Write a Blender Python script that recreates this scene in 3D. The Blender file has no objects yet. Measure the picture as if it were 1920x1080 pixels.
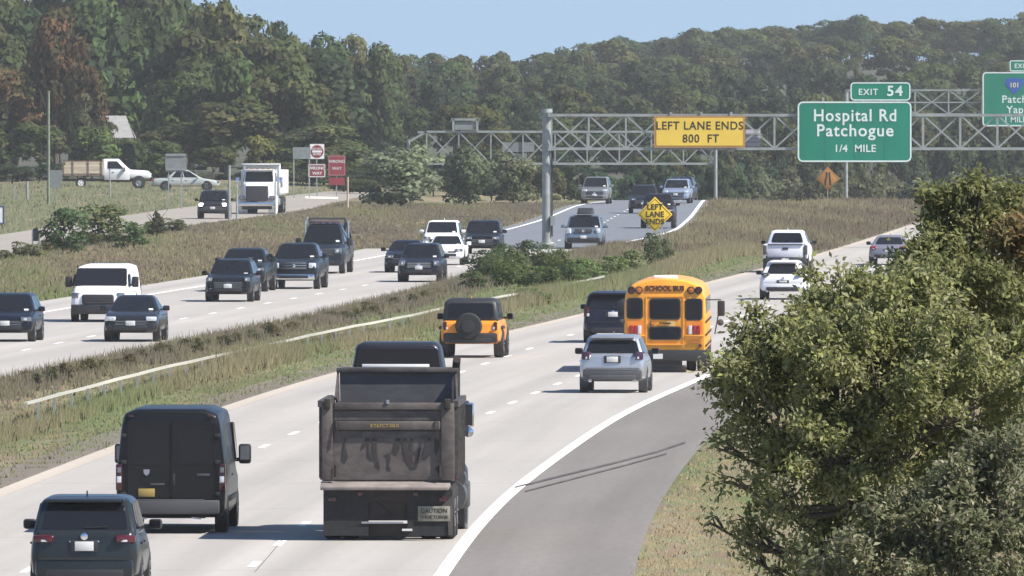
import bpy, bmesh, math, random
import numpy as np
from mathutils import Vector, Matrix

# ------------------------------------------------------------------ camera, sky, sun, exposure
scn = bpy.context.scene
COL = scn.collection
R = math.radians
CAM_H = 8.65                      # eye height above the carriageway (an overpass)
FPX = 27500.0                     # focal length in pixels of a 1920 wide frame
YH = 145.0                        # row of the horizon in that frame
PITCH = math.atan((540 - YH) / FPX)
cam_d = bpy.data.cameras.new('camera'); cam = bpy.data.objects.new('camera', cam_d); COL.objects.link(cam)
cam_d.sensor_width = 36; cam_d.lens = FPX / 1920 * 36; cam_d.clip_start = 1; cam_d.clip_end = 30000
cam.location = (0, 0, CAM_H); cam.rotation_euler = (R(90) - PITCH, 0, 0)
scn.camera = cam

SUN_EL, SUN_AZ = R(47), Vector((0.93, -0.37))
w = bpy.data.worlds.new('World'); scn.world = w; w.use_nodes = True
nt = w.node_tree; nt.nodes.clear()
sky = nt.nodes.new('ShaderNodeTexSky'); sky.sky_type = 'NISHITA'; sky.sun_disc = False
sky.sun_elevation = SUN_EL; sky.sun_rotation = math.atan2(SUN_AZ.x, SUN_AZ.y)
sky.air_density = 1.0; sky.dust_density = 0.15; sky.ozone_density = 3.0
tc = nt.nodes.new('ShaderNodeTexCoord')
vm = nt.nodes.new('ShaderNodeVectorMath'); vm.operation = 'MULTIPLY_ADD'    # lifts the band of sky above the trees a little way up from the horizon
vm.inputs[1].default_value = (1, 1, 1); vm.inputs[2].default_value = (0, 0, 0.16)
nt.links.new(tc.outputs['Generated'], vm.inputs[0]); nt.links.new(vm.outputs[0], sky.inputs['Vector'])
bg = nt.nodes.new('ShaderNodeBackground'); bg.inputs['Strength'].default_value = 0.085
wo = nt.nodes.new('ShaderNodeOutputWorld')
nt.links.new(sky.outputs[0], bg.inputs['Color']); nt.links.new(bg.outputs[0], wo.inputs['Surface'])

sl = bpy.data.lights.new('sun', 'SUN'); sl.energy = 4.6; sl.angle = R(0.5); sl.color = (1.0, 0.95, 0.87)
so = bpy.data.objects.new('sun', sl); COL.objects.link(so)
h = SUN_AZ.normalized() * math.cos(SUN_EL)
so.rotation_euler = Vector((h.x, h.y, math.sin(SUN_EL))).to_track_quat('Z', 'Y').to_euler()
so.location = (200, -80, 200)

vs = scn.view_settings
vs.view_transform = 'Standard'; vs.look = 'None'; vs.gamma = 1; vs.use_curve_mapping = False; vs.exposure = 0.92
scn.cycles.use_denoising = True
scn.cycles.max_bounces = 6; scn.cycles.volume_bounces = 0
scn.cycles.transparent_max_bounces = 6

# ------------------------------------------------------------------ pixel rays to places on the ground
def ray(px, py):
    u, v = (px - 960) / FPX, (540 - py) / FPX
    c, s = math.cos(PITCH), math.sin(PITCH)
    return Vector((u, c + v * s, -s + v * c))
def gp(px, py, z=0.0):
    d = ray(px, py); t = (z - CAM_H) / d.z
    return Vector((d.x * t, d.y * t, z))
def at(px, py, dist):
    d = ray(px, py); t = dist / d.y
    return Vector((d.x * t, dist, CAM_H + d.z * t))

# ------------------------------------------------------------------ materials
MATS = {}
def mat(name, col, rough=0.6, metal=0.0, coat=0.0, noise=0.0, nscale=(3, 3, 3), emit=0.0, spec=0.5):
    if name in MATS: return MATS[name]
    m = bpy.data.materials.new(name); m.use_nodes = True; n = m.node_tree
    b = n.nodes['Principled BSDF']
    b.inputs['Base Color'].default_value = (*col, 1); b.inputs['Roughness'].default_value = rough
    b.inputs['Metallic'].default_value = metal; b.inputs['Coat Weight'].default_value = coat
    b.inputs['Coat Roughness'].default_value = 0.06; b.inputs['Specular IOR Level'].default_value = spec
    if emit: b.inputs['Emission Color'].default_value = (*col, 1); b.inputs['Emission Strength'].default_value = emit
    t = n.nodes.new('ShaderNodeTexCoord'); mp = n.nodes.new('ShaderNodeMapping'); mp.inputs['Scale'].default_value = nscale
    nz = n.nodes.new('ShaderNodeTexNoise'); nz.inputs['Scale'].default_value = 1; nz.inputs['Detail'].default_value = 4
    n.links.new(t.outputs['Object'], mp.inputs[0]); n.links.new(mp.outputs[0], nz.inputs['Vector'])
    a = max(noise, 0.06)
    rp = n.nodes.new('ShaderNodeValToRGB')
    rp.color_ramp.elements[0].position = 0.3; rp.color_ramp.elements[1].position = 0.7
    rp.color_ramp.elements[0].color = (*[c * (1 - a) for c in col], 1); rp.color_ramp.elements[1].color = (*[min(1, c * (1 + a)) for c in col], 1)
    n.links.new(nz.outputs['Fac'], rp.inputs[0]); n.links.new(rp.outputs[0], b.inputs['Base Color'])
    MATS[name] = m
    return m
def paint(name, col, metal=0.3, rough=0.35): return mat('paint_' + name, col, rough, metal, 0.16, 0.10, (1.5, 1.5, 4), spec=.28)
GLASS = mat('tinted_glass', (0.010, 0.011, 0.015), 0.08, 0, 0, 0.05, spec=0.28)
RUBBER = mat('rubber', (0.018, 0.018, 0.019), 0.85, noise=0.3, nscale=(9, 9, 9))
PLASTIC = mat('dark_plastic', (0.022, 0.022, 0.025), 0.5)
GREYPL = mat('grey_plastic', (0.07, 0.07, 0.075), 0.5)
ALLOY = mat('alloy', (0.42, 0.42, 0.44), 0.35, 0.8)
CHROME = mat('chrome', (0.75, 0.75, 0.77), 0.15, 1.0)
REDL = mat('red_lens', (0.30, 0.012, 0.012), 0.15, coat=0.5)
DKRED = mat('dark_red_lens', (0.045, 0.006, 0.007), 0.15, coat=0.5)
CLEAR = mat('clear_lens', (0.70, 0.72, 0.74), 0.12, 0.3, coat=0.5)
SMOKE = mat('smoky_lens', (0.20, 0.21, 0.23), 0.12, 0.4, coat=0.5)
AMBER = mat('amber_lens', (0.75, 0.28, 0.02), 0.2, coat=0.5)
LAMP = mat('lit_headlamp', (1.0, 0.97, 0.9), 0.3, emit=2.2)
PLATE = mat('plate_white', (0.62, 0.62, 0.60), 0.4)
YPLATE = mat('plate_yellow', (0.34, 0.25, 0.07), 0.5)
WHITE = mat('white_enamel', (0.78, 0.78, 0.76), 0.4, coat=0.3)
GALV = mat('galvanised_steel', (0.33, 0.35, 0.34), 0.5, 0.35, noise=0.18, nscale=(2, 2, 2))
BLACK = mat('black_letters', (0.02, 0.017, 0.01), 0.6)

def vcol_mat(name, rough=0.8, trans=0.0, hue=True, sub=0.0):
    """colour of the plant itself, stored per leaf, tinted per plant"""
    m = bpy.data.materials.new(name); m.use_nodes = True; n = m.node_tree; b = n.nodes['Principled BSDF']
    a = n.nodes.new('ShaderNodeAttribute'); a.attribute_name = 'col'
    oi = n.nodes.new('ShaderNodeObjectInfo'); mx = n.nodes.new('ShaderNodeMix'); mx.data_type = 'RGBA'; mx.blend_type = 'MULTIPLY'
    mx.inputs[0].default_value = 1.0
    n.links.new(a.outputs['Color'], mx.inputs[6]); n.links.new(oi.outputs['Color'], mx.inputs[7])
    n.links.new(mx.outputs[2], b.inputs['Base Color']); b.inputs['Roughness'].default_value = rough
    b.inputs['Specular IOR Level'].default_value = 0.25
    if trans > 0:
        tr = n.nodes.new('ShaderNodeBsdfTranslucent'); ms = n.nodes.new('ShaderNodeMixShader'); ms.inputs[0].default_value = trans
        n.links.new(mx.outputs[2], tr.inputs['Color']); n.links.new(b.outputs[0], ms.inputs[1]); n.links.new(tr.outputs[0], ms.inputs[2])
        n.links.new(ms.outputs[0], n.nodes['Material Output'].inputs['Surface'])
    MATS[name] = m
    return m
FOLIAGE = vcol_mat('foliage', 0.75, 0.45)
GRASS = vcol_mat('grass_blades', 0.9, 0.45)
BARK = mat('bark', (0.09, 0.075, 0.06), 0.9, noise=0.35, nscale=(4, 4, 1))

# ------------------------------------------------------------------ mesh helpers
class MB:
    def __init__(s): s.v = []; s.f = []
    def add(s, vs, fs):
        o = len(s.v); s.v += [tuple(p) for p in vs]; s.f += [tuple(i + o for i in f) for f in fs]; return s
    def box(s, c, d, rz=0.0, ry=0.0, rx=0.0):
        M = Matrix.Translation(c) @ Matrix.Rotation(rz, 4, 'Z') @ Matrix.Rotation(ry, 4, 'Y') @ Matrix.Rotation(rx, 4, 'X')
        x, y, z = d[0] / 2, d[1] / 2, d[2] / 2
        vs = [M @ Vector(p) for p in [(-x, -y, -z), (x, -y, -z), (x, y, -z), (-x, y, -z), (-x, -y, z), (x, -y, z), (x, y, z), (-x, y, z)]]
        return s.add(vs, [(0, 3, 2, 1), (4, 5, 6, 7), (0, 1, 5, 4), (1, 2, 6, 5), (2, 3, 7, 6), (3, 0, 4, 7)])
    def bar(s, a, b, r, r2=None, n=8):
        a, b = Vector(a), Vector(b); d = (b - a).normalized(); r2 = r if r2 is None else r2
        u = d.orthogonal().normalized(); v = d.cross(u)
        vs = []
        for p, q in ((a, r), (b, r2)):
            for k in range(n):
                t = 2 * math.pi * (k + .5) / n; vs.append(p + (u * math.cos(t) + v * math.sin(t)) * q)
        fs = [(k, (k + 1) % n, n + (k + 1) % n, n + k) for k in range(n)] + [tuple(range(n))[::-1], tuple(range(n, 2 * n))]
        return s.add(vs, fs)
    def beam(s, a, b, w, h=None):                # square section member
        a, b = Vector(a), Vector(b); h = h or w
        d = (b - a).normalized(); up = Vector((0, 0, 1)) if abs(d.z) < .95 else Vector((0, 1, 0))
        u = d.cross(up).normalized() * w / 2; v = u.cross(d).normalized() * h / 2
        vs = [p + x * u + y * v for p in (a, b) for x, y in ((-1, -1), (1, -1), (1, 1), (-1, 1))]
        return s.add(vs, [(0, 1, 5, 4), (1, 2, 6, 5), (2, 3, 7, 6), (3, 0, 4, 7), (3, 2, 1, 0), (4, 5, 6, 7)])
    def loft(s, rings, cap=True):
        n = len(rings[0]); vs = [p for r in rings for p in r]; fs = []
        for i in range(len(rings) - 1):
            for k in range(n):
                a, b = i * n + k, i * n + (k + 1) % n; fs.append((a, b, b + n, a + n))
        if cap: fs += [tuple(range(n))[::-1], tuple(range((len(rings) - 1) * n, len(rings) * n))]
        return s.add(vs, fs)
    def prism(s, poly, nrm, th):                 # planar polygon given thickness along nrm
        nrm = Vector(nrm).normalized() * th; n = len(poly)
        vs = [Vector(p) for p in poly] + [Vector(p) + nrm for p in poly]
        return s.add(vs, [tuple(range(n))[::-1], tuple(range(n, 2 * n))] + [(k, (k + 1) % n, n + (k + 1) % n, n + k) for k in range(n)])
    def lathe(s, c, axis, prof, n=20):           # prof: list of (radius, offset along axis)
        c, ax = Vector(c), Vector(axis).normalized(); u = ax.orthogonal().normalized(); v = ax.cross(u)
        rings = [[c + ax * o + (u * math.cos(2 * math.pi * k / n) + v * math.sin(2 * math.pi * k / n)) * r for k in range(n)] for r, o in prof]
        return s.loft(rings)
    def build(s, name, m, parent=None, bevel=0.0, seg=2, smooth=40):
        me = bpy.data.meshes.new(name); me.from_pydata(s.v, [], s.f); me.materials.append(m)
        bm = bmesh.new(); bm.from_mesh(me)
        bmesh.ops.recalc_face_normals(bm, faces=bm.faces)
        if bevel:
            es = [e for e in bm.edges if len(e.link_faces) == 2 and e.calc_face_angle(0) > R(18)]
            bmesh.ops.bevel(bm, geom=es, offset=bevel, segments=seg, affect='EDGES', clamp_overlap=True, profile=0.5)
        bm.to_mesh(me); bm.free()
        if smooth:
            me.polygons.foreach_set('use_smooth', [True] * len(me.polygons)); me.set_sharp_from_angle(angle=R(smooth))
        o = bpy.data.objects.new(name, me); COL.objects.link(o)
        if parent is not None: o.parent = parent
        return o
def tag(o, label=None, cat=None, group=None, kind=None):
    if label: o['label'] = label
    if cat: o['category'] = cat
    if group: o['group'] = group
    if kind: o['kind'] = kind
    return o
def thing(name, label, cat, loc=(0, 0, 0), rz=0.0, group=None):
    o = bpy.data.objects.new(name, None); COL.objects.link(o); o.empty_display_size = .3
    o.location = loc; o.rotation_euler = (0, 0, rz)
    return tag(o, label, cat, group)
def np_mesh(name, V, F, m, col=None, smooth=False, nrm=None):
    """V (n,3) float, F (k,j) int, col (k,3) one colour per face"""
    me = bpy.data.meshes.new(name); k, j = F.shape
    me.vertices.add(len(V)); me.vertices.foreach_set('co', np.asarray(V, np.float32).ravel())
    me.loops.add(k * j); me.loops.foreach_set('vertex_index', F.astype(np.int32).ravel())
    me.polygons.add(k); me.polygons.foreach_set('loop_start', np.arange(0, k * j, j, dtype=np.int32))
    if col is not None:
        a = me.color_attributes.new('col', 'FLOAT_COLOR', 'CORNER')
        c = np.ones((k, j, 4), np.float32); c[:, :, :3] = col[:, None, :]; a.data.foreach_set('color', c.ravel())
    me.update(calc_edges=True); me.validate()
    me.materials.append(m)
    if smooth or nrm is not None: me.polygons.foreach_set('use_smooth', [True] * k)
    if nrm is not None: me.normals_split_custom_set_from_vertices(nrm)
    return me
def text_obj(txt, size, m, parent, M, name='lettering', ext=0.006, bold=0.0, space=1.0, sx=1.0):
    """flat raised lettering; M places the text's local XY plane"""
    cu = bpy.data.curves.new(name, 'FONT'); cu.body = txt; cu.size = size; cu.extrude = ext; cu.offset = bold
    cu.align_x = 'CENTER'; cu.align_y = 'CENTER'; cu.space_character = space; cu.resolution_u = 4
    tmp = bpy.data.objects.new('tmp', cu); COL.objects.link(tmp)
    dg = bpy.context.evaluated_depsgraph_get(); me = bpy.data.meshes.new_from_object(tmp.evaluated_get(dg))
    bpy.data.objects.remove(tmp); bpy.data.curves.remove(cu)
    me.name = name; me.transform(Matrix.Diagonal((sx, 1, 1, 1))); me.transform(M); me.materials.clear(); me.materials.append(m)
    o = bpy.data.objects.new(name, me); COL.objects.link(o); o.parent = parent
    return o
FACE_CAM = Matrix.Rotation(R(90), 4, 'X')        # text upright, readable from -Y
def on_face(x, y, z): return Matrix.Translation((x, y, z)) @ FACE_CAM
# ------------------------------------------------------------------ terrain and roads
def curve(pts, z=0.0, lo=None, hi=None):
    """pixels along a road edge -> x as a smooth function of distance"""
    g = sorted([(gp(px, py, z).y, gp(px, py, z).x) for px, py in pts])
    d = [a for a, b in g]; x = [b for a, b in g]
    if lo is not None: x = [x[0] - (d[0] - 20) * lo] + x; d = [20] + d
    if hi is not None: x = x + [x[-1] + (2600 - d[-1]) * hi]; d = d + [2600]
    D = np.arange(0, 2601, 4.0); X = np.interp(D, d, x)
    k = np.hanning(25); k /= k.sum()
    Xp = np.concatenate([X[0] - (X[1] - X[0]) * np.arange(12, 0, -1), X, X[-1] + (X[-1] - X[-2]) * np.arange(1, 13)])
    return D, np.convolve(Xp, k, 'valid')
RL = curve([(0, 920), (225, 832), (413, 766), (555, 719), (675, 686), (835, 650), (954, 622), (1092, 590), (1319, 532), (1527, 480), (1652, 441), (1712, 420)], lo=.037, hi=.085)
LB = curve([(495, 1045), (581, 970), (909, 777), (955, 757), (1000, 740), (1090, 704), (1330, 615), (1480, 562), (1650, 500)], lo=.02, hi=.08)
LA = curve([(-20, 1110), (100, 1040), (190, 1000), (483, 841), (541, 815), (868, 698), (1000, 653), (1150, 604)], lo=.02, hi=.05)
RE = curve([(832, 1080), (875, 1033), (937, 940), (995, 905), (1042, 866), (1120, 812), (1180, 770), (1340, 705), (1470, 640), (1640, 560), (1795, 500), (1980, 422)], lo=.014, hi=.085)
RS = curve([(1185, 1080), (1210, 990), (1262, 900), (1340, 806), (1420, 750), (1540, 670), (1720, 580), (1880, 510), (2080, 425)], lo=.012, hi=.085)
LL = curve([(75, 588), (132, 577), (296, 551), (384, 537), (530, 512), (668, 490), (716, 481), (937, 435), (1011, 415), (1089, 382)], lo=.062, hi=.10)
LC = curve([(49, 658), (117, 643), (250, 616), (385, 592), (445, 580), (549, 561), (653, 543), (697, 534), (870, 500), (1010, 466), (1120, 425), (1195, 384)], lo=.055, hi=.10)
LR = curve([(0, 716), (230, 668), (360, 640), (492, 615), (621, 588), (722, 562), (782, 548), (860, 524), (960, 500), (1080, 474), (1170, 458), (1272, 436), (1303, 408), (1328, 372)], lo=.06, hi=.07)
SL = curve([(-180, 470), (-60, 450), (60, 432), (240, 404), (345, 389), (470, 376), (570, 364)], lo=.07, hi=.07)
SR = curve([(80, 470), (210, 446), (350, 424), (452, 411), (560, 398), (650, 376), (690, 366)], lo=.07, hi=.07)
RAIL = curve([(40, 757), (235, 706), (385, 671), (535, 640), (640, 615), (765, 593), (937, 555), (1105, 527), (1320, 467), (1440, 447)], z=0.5, lo=.037, hi=.09)
def ev(c, d): return float(np.interp(d, c[0], c[1]))
def evs(c, d): return np.interp(d, c[0], c[1])
def heading(c, d): return math.atan((ev(c, d + 15) - ev(c, d - 15)) / 30)     # radians clockwise from +Y
def sm(a, b, t): t = np.clip((t - a) / (b - a), 0, 1); return t * t * (3 - 2 * t)

def terrain(x, y):
    """height of the land: flat by the roads, a crest on the far carriageway, banks and a far rise"""
    x = np.asarray(x, float); y = np.asarray(y, float)
    lat = x - (evs(LR, y) + evs(LL, y)) / 2
    crest = -0.026 * np.clip(y - 1030, 0, 300) * sm(-22, -10, lat) * (1 - sm(12, 24, lat)) * (1 - sm(1330, 1600, y))
    rise = sm(1450, 2500, y) * (4 + 7 * sm(-10, 60, x) + 3 * sm(20, 60, -x))
    bank = sm(1.5, 16, x - evs(RS, y)) * 1.6 * (1 - sm(900, 1100, y))
    bankl = sm(2, 10, evs(SL, y) - x) * 0.35 * sm(600, 800, y)
    med = 0.0
    roll = (0.10 * np.sin(x * .55 + y * .013) + 0.07 * np.sin(x * .23 - y * .031))
    off = sm(0.5, 4, np.minimum(np.minimum(np.maximum(evs(RL, y) - x, x - evs(RS, y)), np.maximum(evs(LL, y) - 3 - x, x - evs(LR, y))),
                                np.maximum(evs(SL, y) - x, x - evs(SR, y))))
    return crest + rise + bank + bankl + roll * off * .8
def th(x, y): return float(terrain(x, y))

gx = np.unique(np.concatenate([np.arange(-60, 90.1, 1.5), np.arange(-400, -60, 20), np.arange(90, 420, 20)]))
gy = np.concatenate([np.arange(-60, 1400, 10), np.arange(1400, 3000, 50), np.arange(3000, 9001, 500)])
X, Y = np.meshgrid(gx, gy); Z = terrain(X, Y)
nx, ny = len(gx), len(gy)
idx = np.arange(nx * ny).reshape(ny, nx)
F = np.stack([idx[:-1, :-1], idx[:-1, 1:], idx[1:, 1:], idx[1:, :-1]], -1).reshape(-1, 4)
def soil_mat():
    m = bpy.data.materials.new('dry_grass_soil'); m.use_nodes = True; n = m.node_tree; b = n.nodes['Principled BSDF']; b.inputs['Roughness'].default_value = .95
    b.inputs['Specular IOR Level'].default_value = .1
    t = n.nodes.new('ShaderNodeTexCoord')
    def noise(sc, det=4):
        mp = n.nodes.new('ShaderNodeMapping'); mp.inputs['Scale'].default_value = sc
        z = n.nodes.new('ShaderNodeTexNoise'); z.inputs['Scale'].default_value = 1; z.inputs['Detail'].default_value = det
        n.links.new(t.outputs['Object'], mp.inputs[0]); n.links.new(mp.outputs[0], z.inputs['Vector']); return z
    a, c = noise((.35, .02, 1)), noise((2.2, .25, 1), 6)
    r1 = n.nodes.new('ShaderNodeValToRGB'); e = r1.color_ramp.elements
    e[0].position, e[0].color = .36, (.115, .130, .055, 1); e[1].position, e[1].color = .62, (.215, .180, .115, 1)
    e2 = r1.color_ramp.elements.new(.5); e2.color = (.165, .148, .088, 1)
    mx = n.nodes.new('ShaderNodeMix'); mx.data_type = 'RGBA'; mx.blend_type = 'OVERLAY'; mx.inputs[0].default_value = .45
    n.links.new(a.outputs['Fac'], r1.inputs[0]); n.links.new(r1.outputs[0], mx.inputs[6]); n.links.new(c.outputs['Color'], mx.inputs[7])
    n.links.new(mx.outputs[2], b.inputs['Base Color']); return m
me = np_mesh('ground', np.stack([X, Y, Z], -1).reshape(-1, 3), F, soil_mat(), smooth=True)
ground = bpy.data.objects.new('ground', me); COL.objects.link(ground); tag(ground, 'rough grassy land around the highway', 'ground', kind='structure')

def road_mat(name, base, var, streak=.12, speck=.06, joints=0.0):
    m = bpy.data.materials.new(name); m.use_nodes = True; n = m.node_tree; b = n.nodes['Principled BSDF']
    b.inputs['Roughness'].default_value = .8; b.inputs['Specular IOR Level'].default_value = .25
    uv = n.nodes.new('ShaderNodeUVMap'); uv.uv_map = 'UVMap'
    def noise(sx, sy, det=3):
        mp = n.nodes.new('ShaderNodeMapping'); mp.inputs['Scale'].default_value = (sx, sy, 1)
        z = n.nodes.new('ShaderNodeTexNoise'); z.inputs['Scale'].default_value = 1; z.inputs['Detail'].default_value = det
        n.links.new(uv.outputs[0], mp.inputs[0]); n.links.new(mp.outputs[0], z.inputs['Vector']); return z.outputs['Fac']
    def math_(op, a, c=0.0, d=None):
        x = n.nodes.new('ShaderNodeMath'); x.operation = op
        for i, q in enumerate((a, c) if d is None else (a, c, d)):
            if isinstance(q, (int, float)): x.inputs[i].default_value = q
            else: n.links.new(q, x.inputs[i])
        return x.outputs[0]
    s1 = math_('MULTIPLY_ADD', noise(1.1, .012), streak * 2, 1 - streak)
    s2 = math_('MULTIPLY_ADD', noise(.3, .03), var * 2, 1 - var)
    s3 = math_('MULTIPLY_ADD', noise(6, 1.2, 6), speck * 2, 1 - speck)
    v = math_('MULTIPLY', math_('MULTIPLY', s1, s2), s3)
    if joints:
        sep0 = n.nodes.new('ShaderNodeSeparateXYZ'); n.links.new(uv.outputs[0], sep0.inputs[0])
        v = math_('MULTIPLY', v, math_('MULTIPLY_ADD', math_('SINE', math_('MULTIPLY', sep0.outputs[0], 3.45)), .045, 1.0))   # worn wheel tracks
        sep = n.nodes.new('ShaderNodeSeparateXYZ'); n.links.new(uv.outputs[0], sep.inputs[0])
        fr = math_('FRACT', math_('MULTIPLY', sep.outputs[1], 1 / 18.3))
        v = math_('MULTIPLY', v, math_('SUBTRACT', 1.0, math_('MULTIPLY', math_('LESS_THAN', fr, .03), joints)))
    vm = n.nodes.new('ShaderNodeVectorMath'); vm.operation = 'SCALE'; vm.inputs[0].default_value = base
    n.links.new(v, vm.inputs['Scale']); n.links.new(vm.outputs[0], b.inputs['Base Color']); return m
CONC = road_mat('pale_concrete', (.362, .338, .312), .12, .22, .08, .08)
ASPH = road_mat('worn_asphalt', (.182, .165, .150), .26, .20, .20)
BLUEAS = road_mat('blue_grey_asphalt', (.155, .165, .185), .08, .10, .08)
SERV = road_mat('service_concrete', (.29, .26, .225), .12, .1, .08)
def line_mat(name, base):
    m = road_mat(name, base, .14, .10, .32); return m
WLINE = line_mat('white_road_paint', (.80, .79, .76)); YLINE = line_mat('yellow_road_paint', (.62, .48, .26))
def ribbon(name, cl, cr, d0, d1, m, z, label=None, step=6, parent=None, cols=8, offl=0.0, offr=0.0):
    ds = np.arange(d0, d1 + .01, min(step, d1 - d0)); V, UV = [], []
    for d in ds:
        a, b = ev(cl, d) + offl, ev(cr, d) + offr
        for k in range(cols + 1):
            x = a + (b - a) * k / cols; V.append((x, d, th(x, d) + z)); UV.append((x - a, d))
    n = cols + 1; F = np.array([(i * n + k, i * n + k + 1, (i + 1) * n + k + 1, (i + 1) * n + k) for i in range(len(ds) - 1) for k in range(cols)])
    me = np_mesh(name, np.array(V), F, m, smooth=True)
    u = me.uv_layers.new(name='UVMap'); arr = np.array(UV)[F.ravel()]; u.data.foreach_set('uv', arr.astype(np.float32).ravel())
    o = bpy.data.objects.new(name, me); COL.objects.link(o)
    if parent: o.parent = parent
    elif label is not None: tag(o, label, None, kind='structure')
    return o
road = ribbon('eastbound_road', RL, RE, 40, 1175, CONC, .03, 'pale concrete carriageway leading away'); road['kind'] = 'structure'
shoulder = ribbon('road_shoulder', RE, RS, 40, 1175, ASPH, .022, 'worn asphalt shoulder'); shoulder['kind'] = 'structure'
road2 = ribbon('westbound_road', LL, LR, 300, 742, CONC, .03, 'pale concrete carriageway with oncoming traffic', offl=-2.6)
road3 = ribbon('westbound_road', LL, LR, 742, 1175, BLUEAS, .03, 'blue grey asphalt far end of the oncoming carriageway', offl=-.6)
serv = ribbon('service_road', SL, SR, 620, 1110, SERV, .026, 'pale service road beside the highway')
# painted markings: each line set is one painted sheet per road
def stripe(name, c, d0, d1, wd, m, off=0.0, step=6, z=.036): return ribbon(name, c, c, d0, d1, m, z, 'painted line', step, None, 1, off - wd / 2, off + wd / 2)
def dashes(name, c, phase, period, length, d0, d1, wd, m):
    V, F, UV = [], [], []
    d = phase
    while d > d0 + period: d -= period
    rnd = random.Random(5)
    while d < d1:
        if d > d0:
            o = len(V)
            for q in (0, .5, 1):
                for sx in (-.5, .5):
                    y = d + length * q; x = ev(c, y) + sx * wd; V.append((x, y, th(x, y) + .036)); UV.append((x, y))
            F += [(o, o + 1, o + 3, o + 2), (o + 2, o + 3, o + 5, o + 4)]
        d += period
    me = np_mesh(name, np.array(V), np.array(F), m)
    u = me.uv_layers.new(name='UVMap'); u.data.foreach_set('uv', np.array(UV)[np.array(F).ravel()].astype(np.float32).ravel())
    o = bpy.data.objects.new(name, me); COL.objects.link(o); return tag(o, 'dashed white lane line', None, kind='structure')
dB = gp(955, 757).y
dashes('lane_marking', LB, dB - 1.5, 11.75, 3.1, 200, 900, .15, WLINE)
dashes('lane_marking', LA, gp(541, 815).y - 1.5, 12.3, 3.1, 250, 520, .15, WLINE)
dashes('lane_marking', LC, gp(549, 561).y - 1.5, 12.0, 3.1, 300, 1030, .14, WLINE)
stripe('edge_line', RE, 60, 1170, .26, WLINE, -.10)
stripe('edge_line', LL, 300, 1170, .20, WLINE, 0.05)
stripe('edge_line', LR, 760, 1170, .22, WLINE, -.25)
ribbon('left_shoulder', RL, RL, 60, 1170, road_mat('peach_concrete', (.43, .375, .315), .14, .2, .12), .034, 'peach toned concrete strip along the median', 6, None, 2, -.02, .45)
# stop line at the end of the ramp, wire shadows painted on the shoulder, a crack in the lane
def patch(name, pts, m, label, z=.037):
    V = [gp(x, y) for x, y in pts]; V = [(p.x, p.y, th(p.x, p.y) + z) for p in V]
    me = bpy.data.meshes.new(name); me.from_pydata(V, [], [tuple(range(len(V)))]); me.materials.append(m)
    u = me.uv_layers.new(name='UVMap')
    for l in me.loops: u.data[l.index].uv = V[l.vertex_index][:2]
    o = bpy.data.objects.new(name, me); COL.objects.link(o); return tag(o, label, None, kind='structure')
SHADOW_CRACK = mat('shadow_crack_dark', (.085, .078, .072), .8, noise=.4, nscale=(3, .3, 1))  # dark tone shared by the painted wire shadows and the crack
patch('stop_line', [(572, 373), (634, 374.5), (634, 370), (572, 369)], mat('worn_white_paint', (.6, .57, .48), .8, noise=.2), 'faded stop line')
def dark_line(pts, w0, lab):
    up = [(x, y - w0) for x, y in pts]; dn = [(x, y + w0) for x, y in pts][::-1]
    return patch('shadow_crack_line', up + dn, SHADOW_CRACK, lab)
dark_line([(965, 917), (1060, 893), (1150, 871), (1230, 850), (1285, 832)], 1.6, 'painted wire shadow over the shoulder')  # shadow of an overhead wire, laid down as a dark strip
dark_line([(985, 924), (1080, 899), (1180, 873), (1250, 853)], 1.2, 'second painted wire shadow over the shoulder')
dark_line([(478, 1076), (505, 1045), (530, 1015)], .9, 'crack by the lane line')

ribbon('soil_strip', RL, RL, 60, 900, road_mat('bare_soil', (.165, .138, .112), .25, .25, .3), .012, 'strip of bare brown soil along the concrete', 6, None, 2, -1.15, -.02)

ff_y = np.concatenate([np.arange(1180, 1400, 10), np.arange(1400, 3000, 50), np.arange(3000, 9001, 500)])
X2, Y2 = np.meshgrid(gx, ff_y); i2 = np.arange(X2.size).reshape(X2.shape)
me = np_mesh('forest_floor', np.stack([X2, Y2, terrain(X2, Y2) + .06], -1).reshape(-1, 3), np.stack([i2[:-1, :-1], i2[:-1, 1:], i2[1:, 1:], i2[1:, :-1]], -1).reshape(-1, 4), mat('leaf_litter', (.055, .055, .032), .95, noise=.35, nscale=(.3, .05, 1)), smooth=True)
fl = bpy.data.objects.new('forest_floor', me); COL.objects.link(fl); tag(fl, 'dark leafy ground under the woods', None, kind='structure')
# ------------------------------------------------------------------ gantries, signs, rails, poles, a house
GREEN = mat('sign_green', (.006, .20, .125), .45, noise=.12, nscale=(.6, 1, .3))
SWHITE = mat('sign_white', (.66, .74, .70), .5)
YEL = mat('sign_yellow', (.78, .54, .075), .5, noise=.1, nscale=(.5, 1, .5))
YELD = mat('diamond_yellow', (.74, .50, .03), .5)
ORNG = mat('sign_orange', (.42, .19, .04), .5)
SRED = mat('sign_red', (.24, .03, .042), .5)
BROWNF = mat('aged_yellow_edge', (.40, .22, .08), .6)
SIGNBACK = mat('sign_back', (.24, .26, .26), .5, .3, noise=.15)
SBLUE = mat('shield_blue', (.03, .09, .36), .5)
WOOD = mat('weathered_wood', (.26, .21, .16), .9, noise=.3, nscale=(6, 6, .6))
def rrect(x0, x1, z0, z1, r, n=5):
    pts = []
    for cx, cz, a0 in ((x1 - r, z1 - r, 0), (x0 + r, z1 - r, 90), (x0 + r, z0 + r, 180), (x1 - r, z0 + r, 270)):
        for k in range(n + 1):
            a = R(a0 + 90 * k / n); pts.append((cx + r * math.cos(a), cz + r * math.sin(a)))
    return pts
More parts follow.
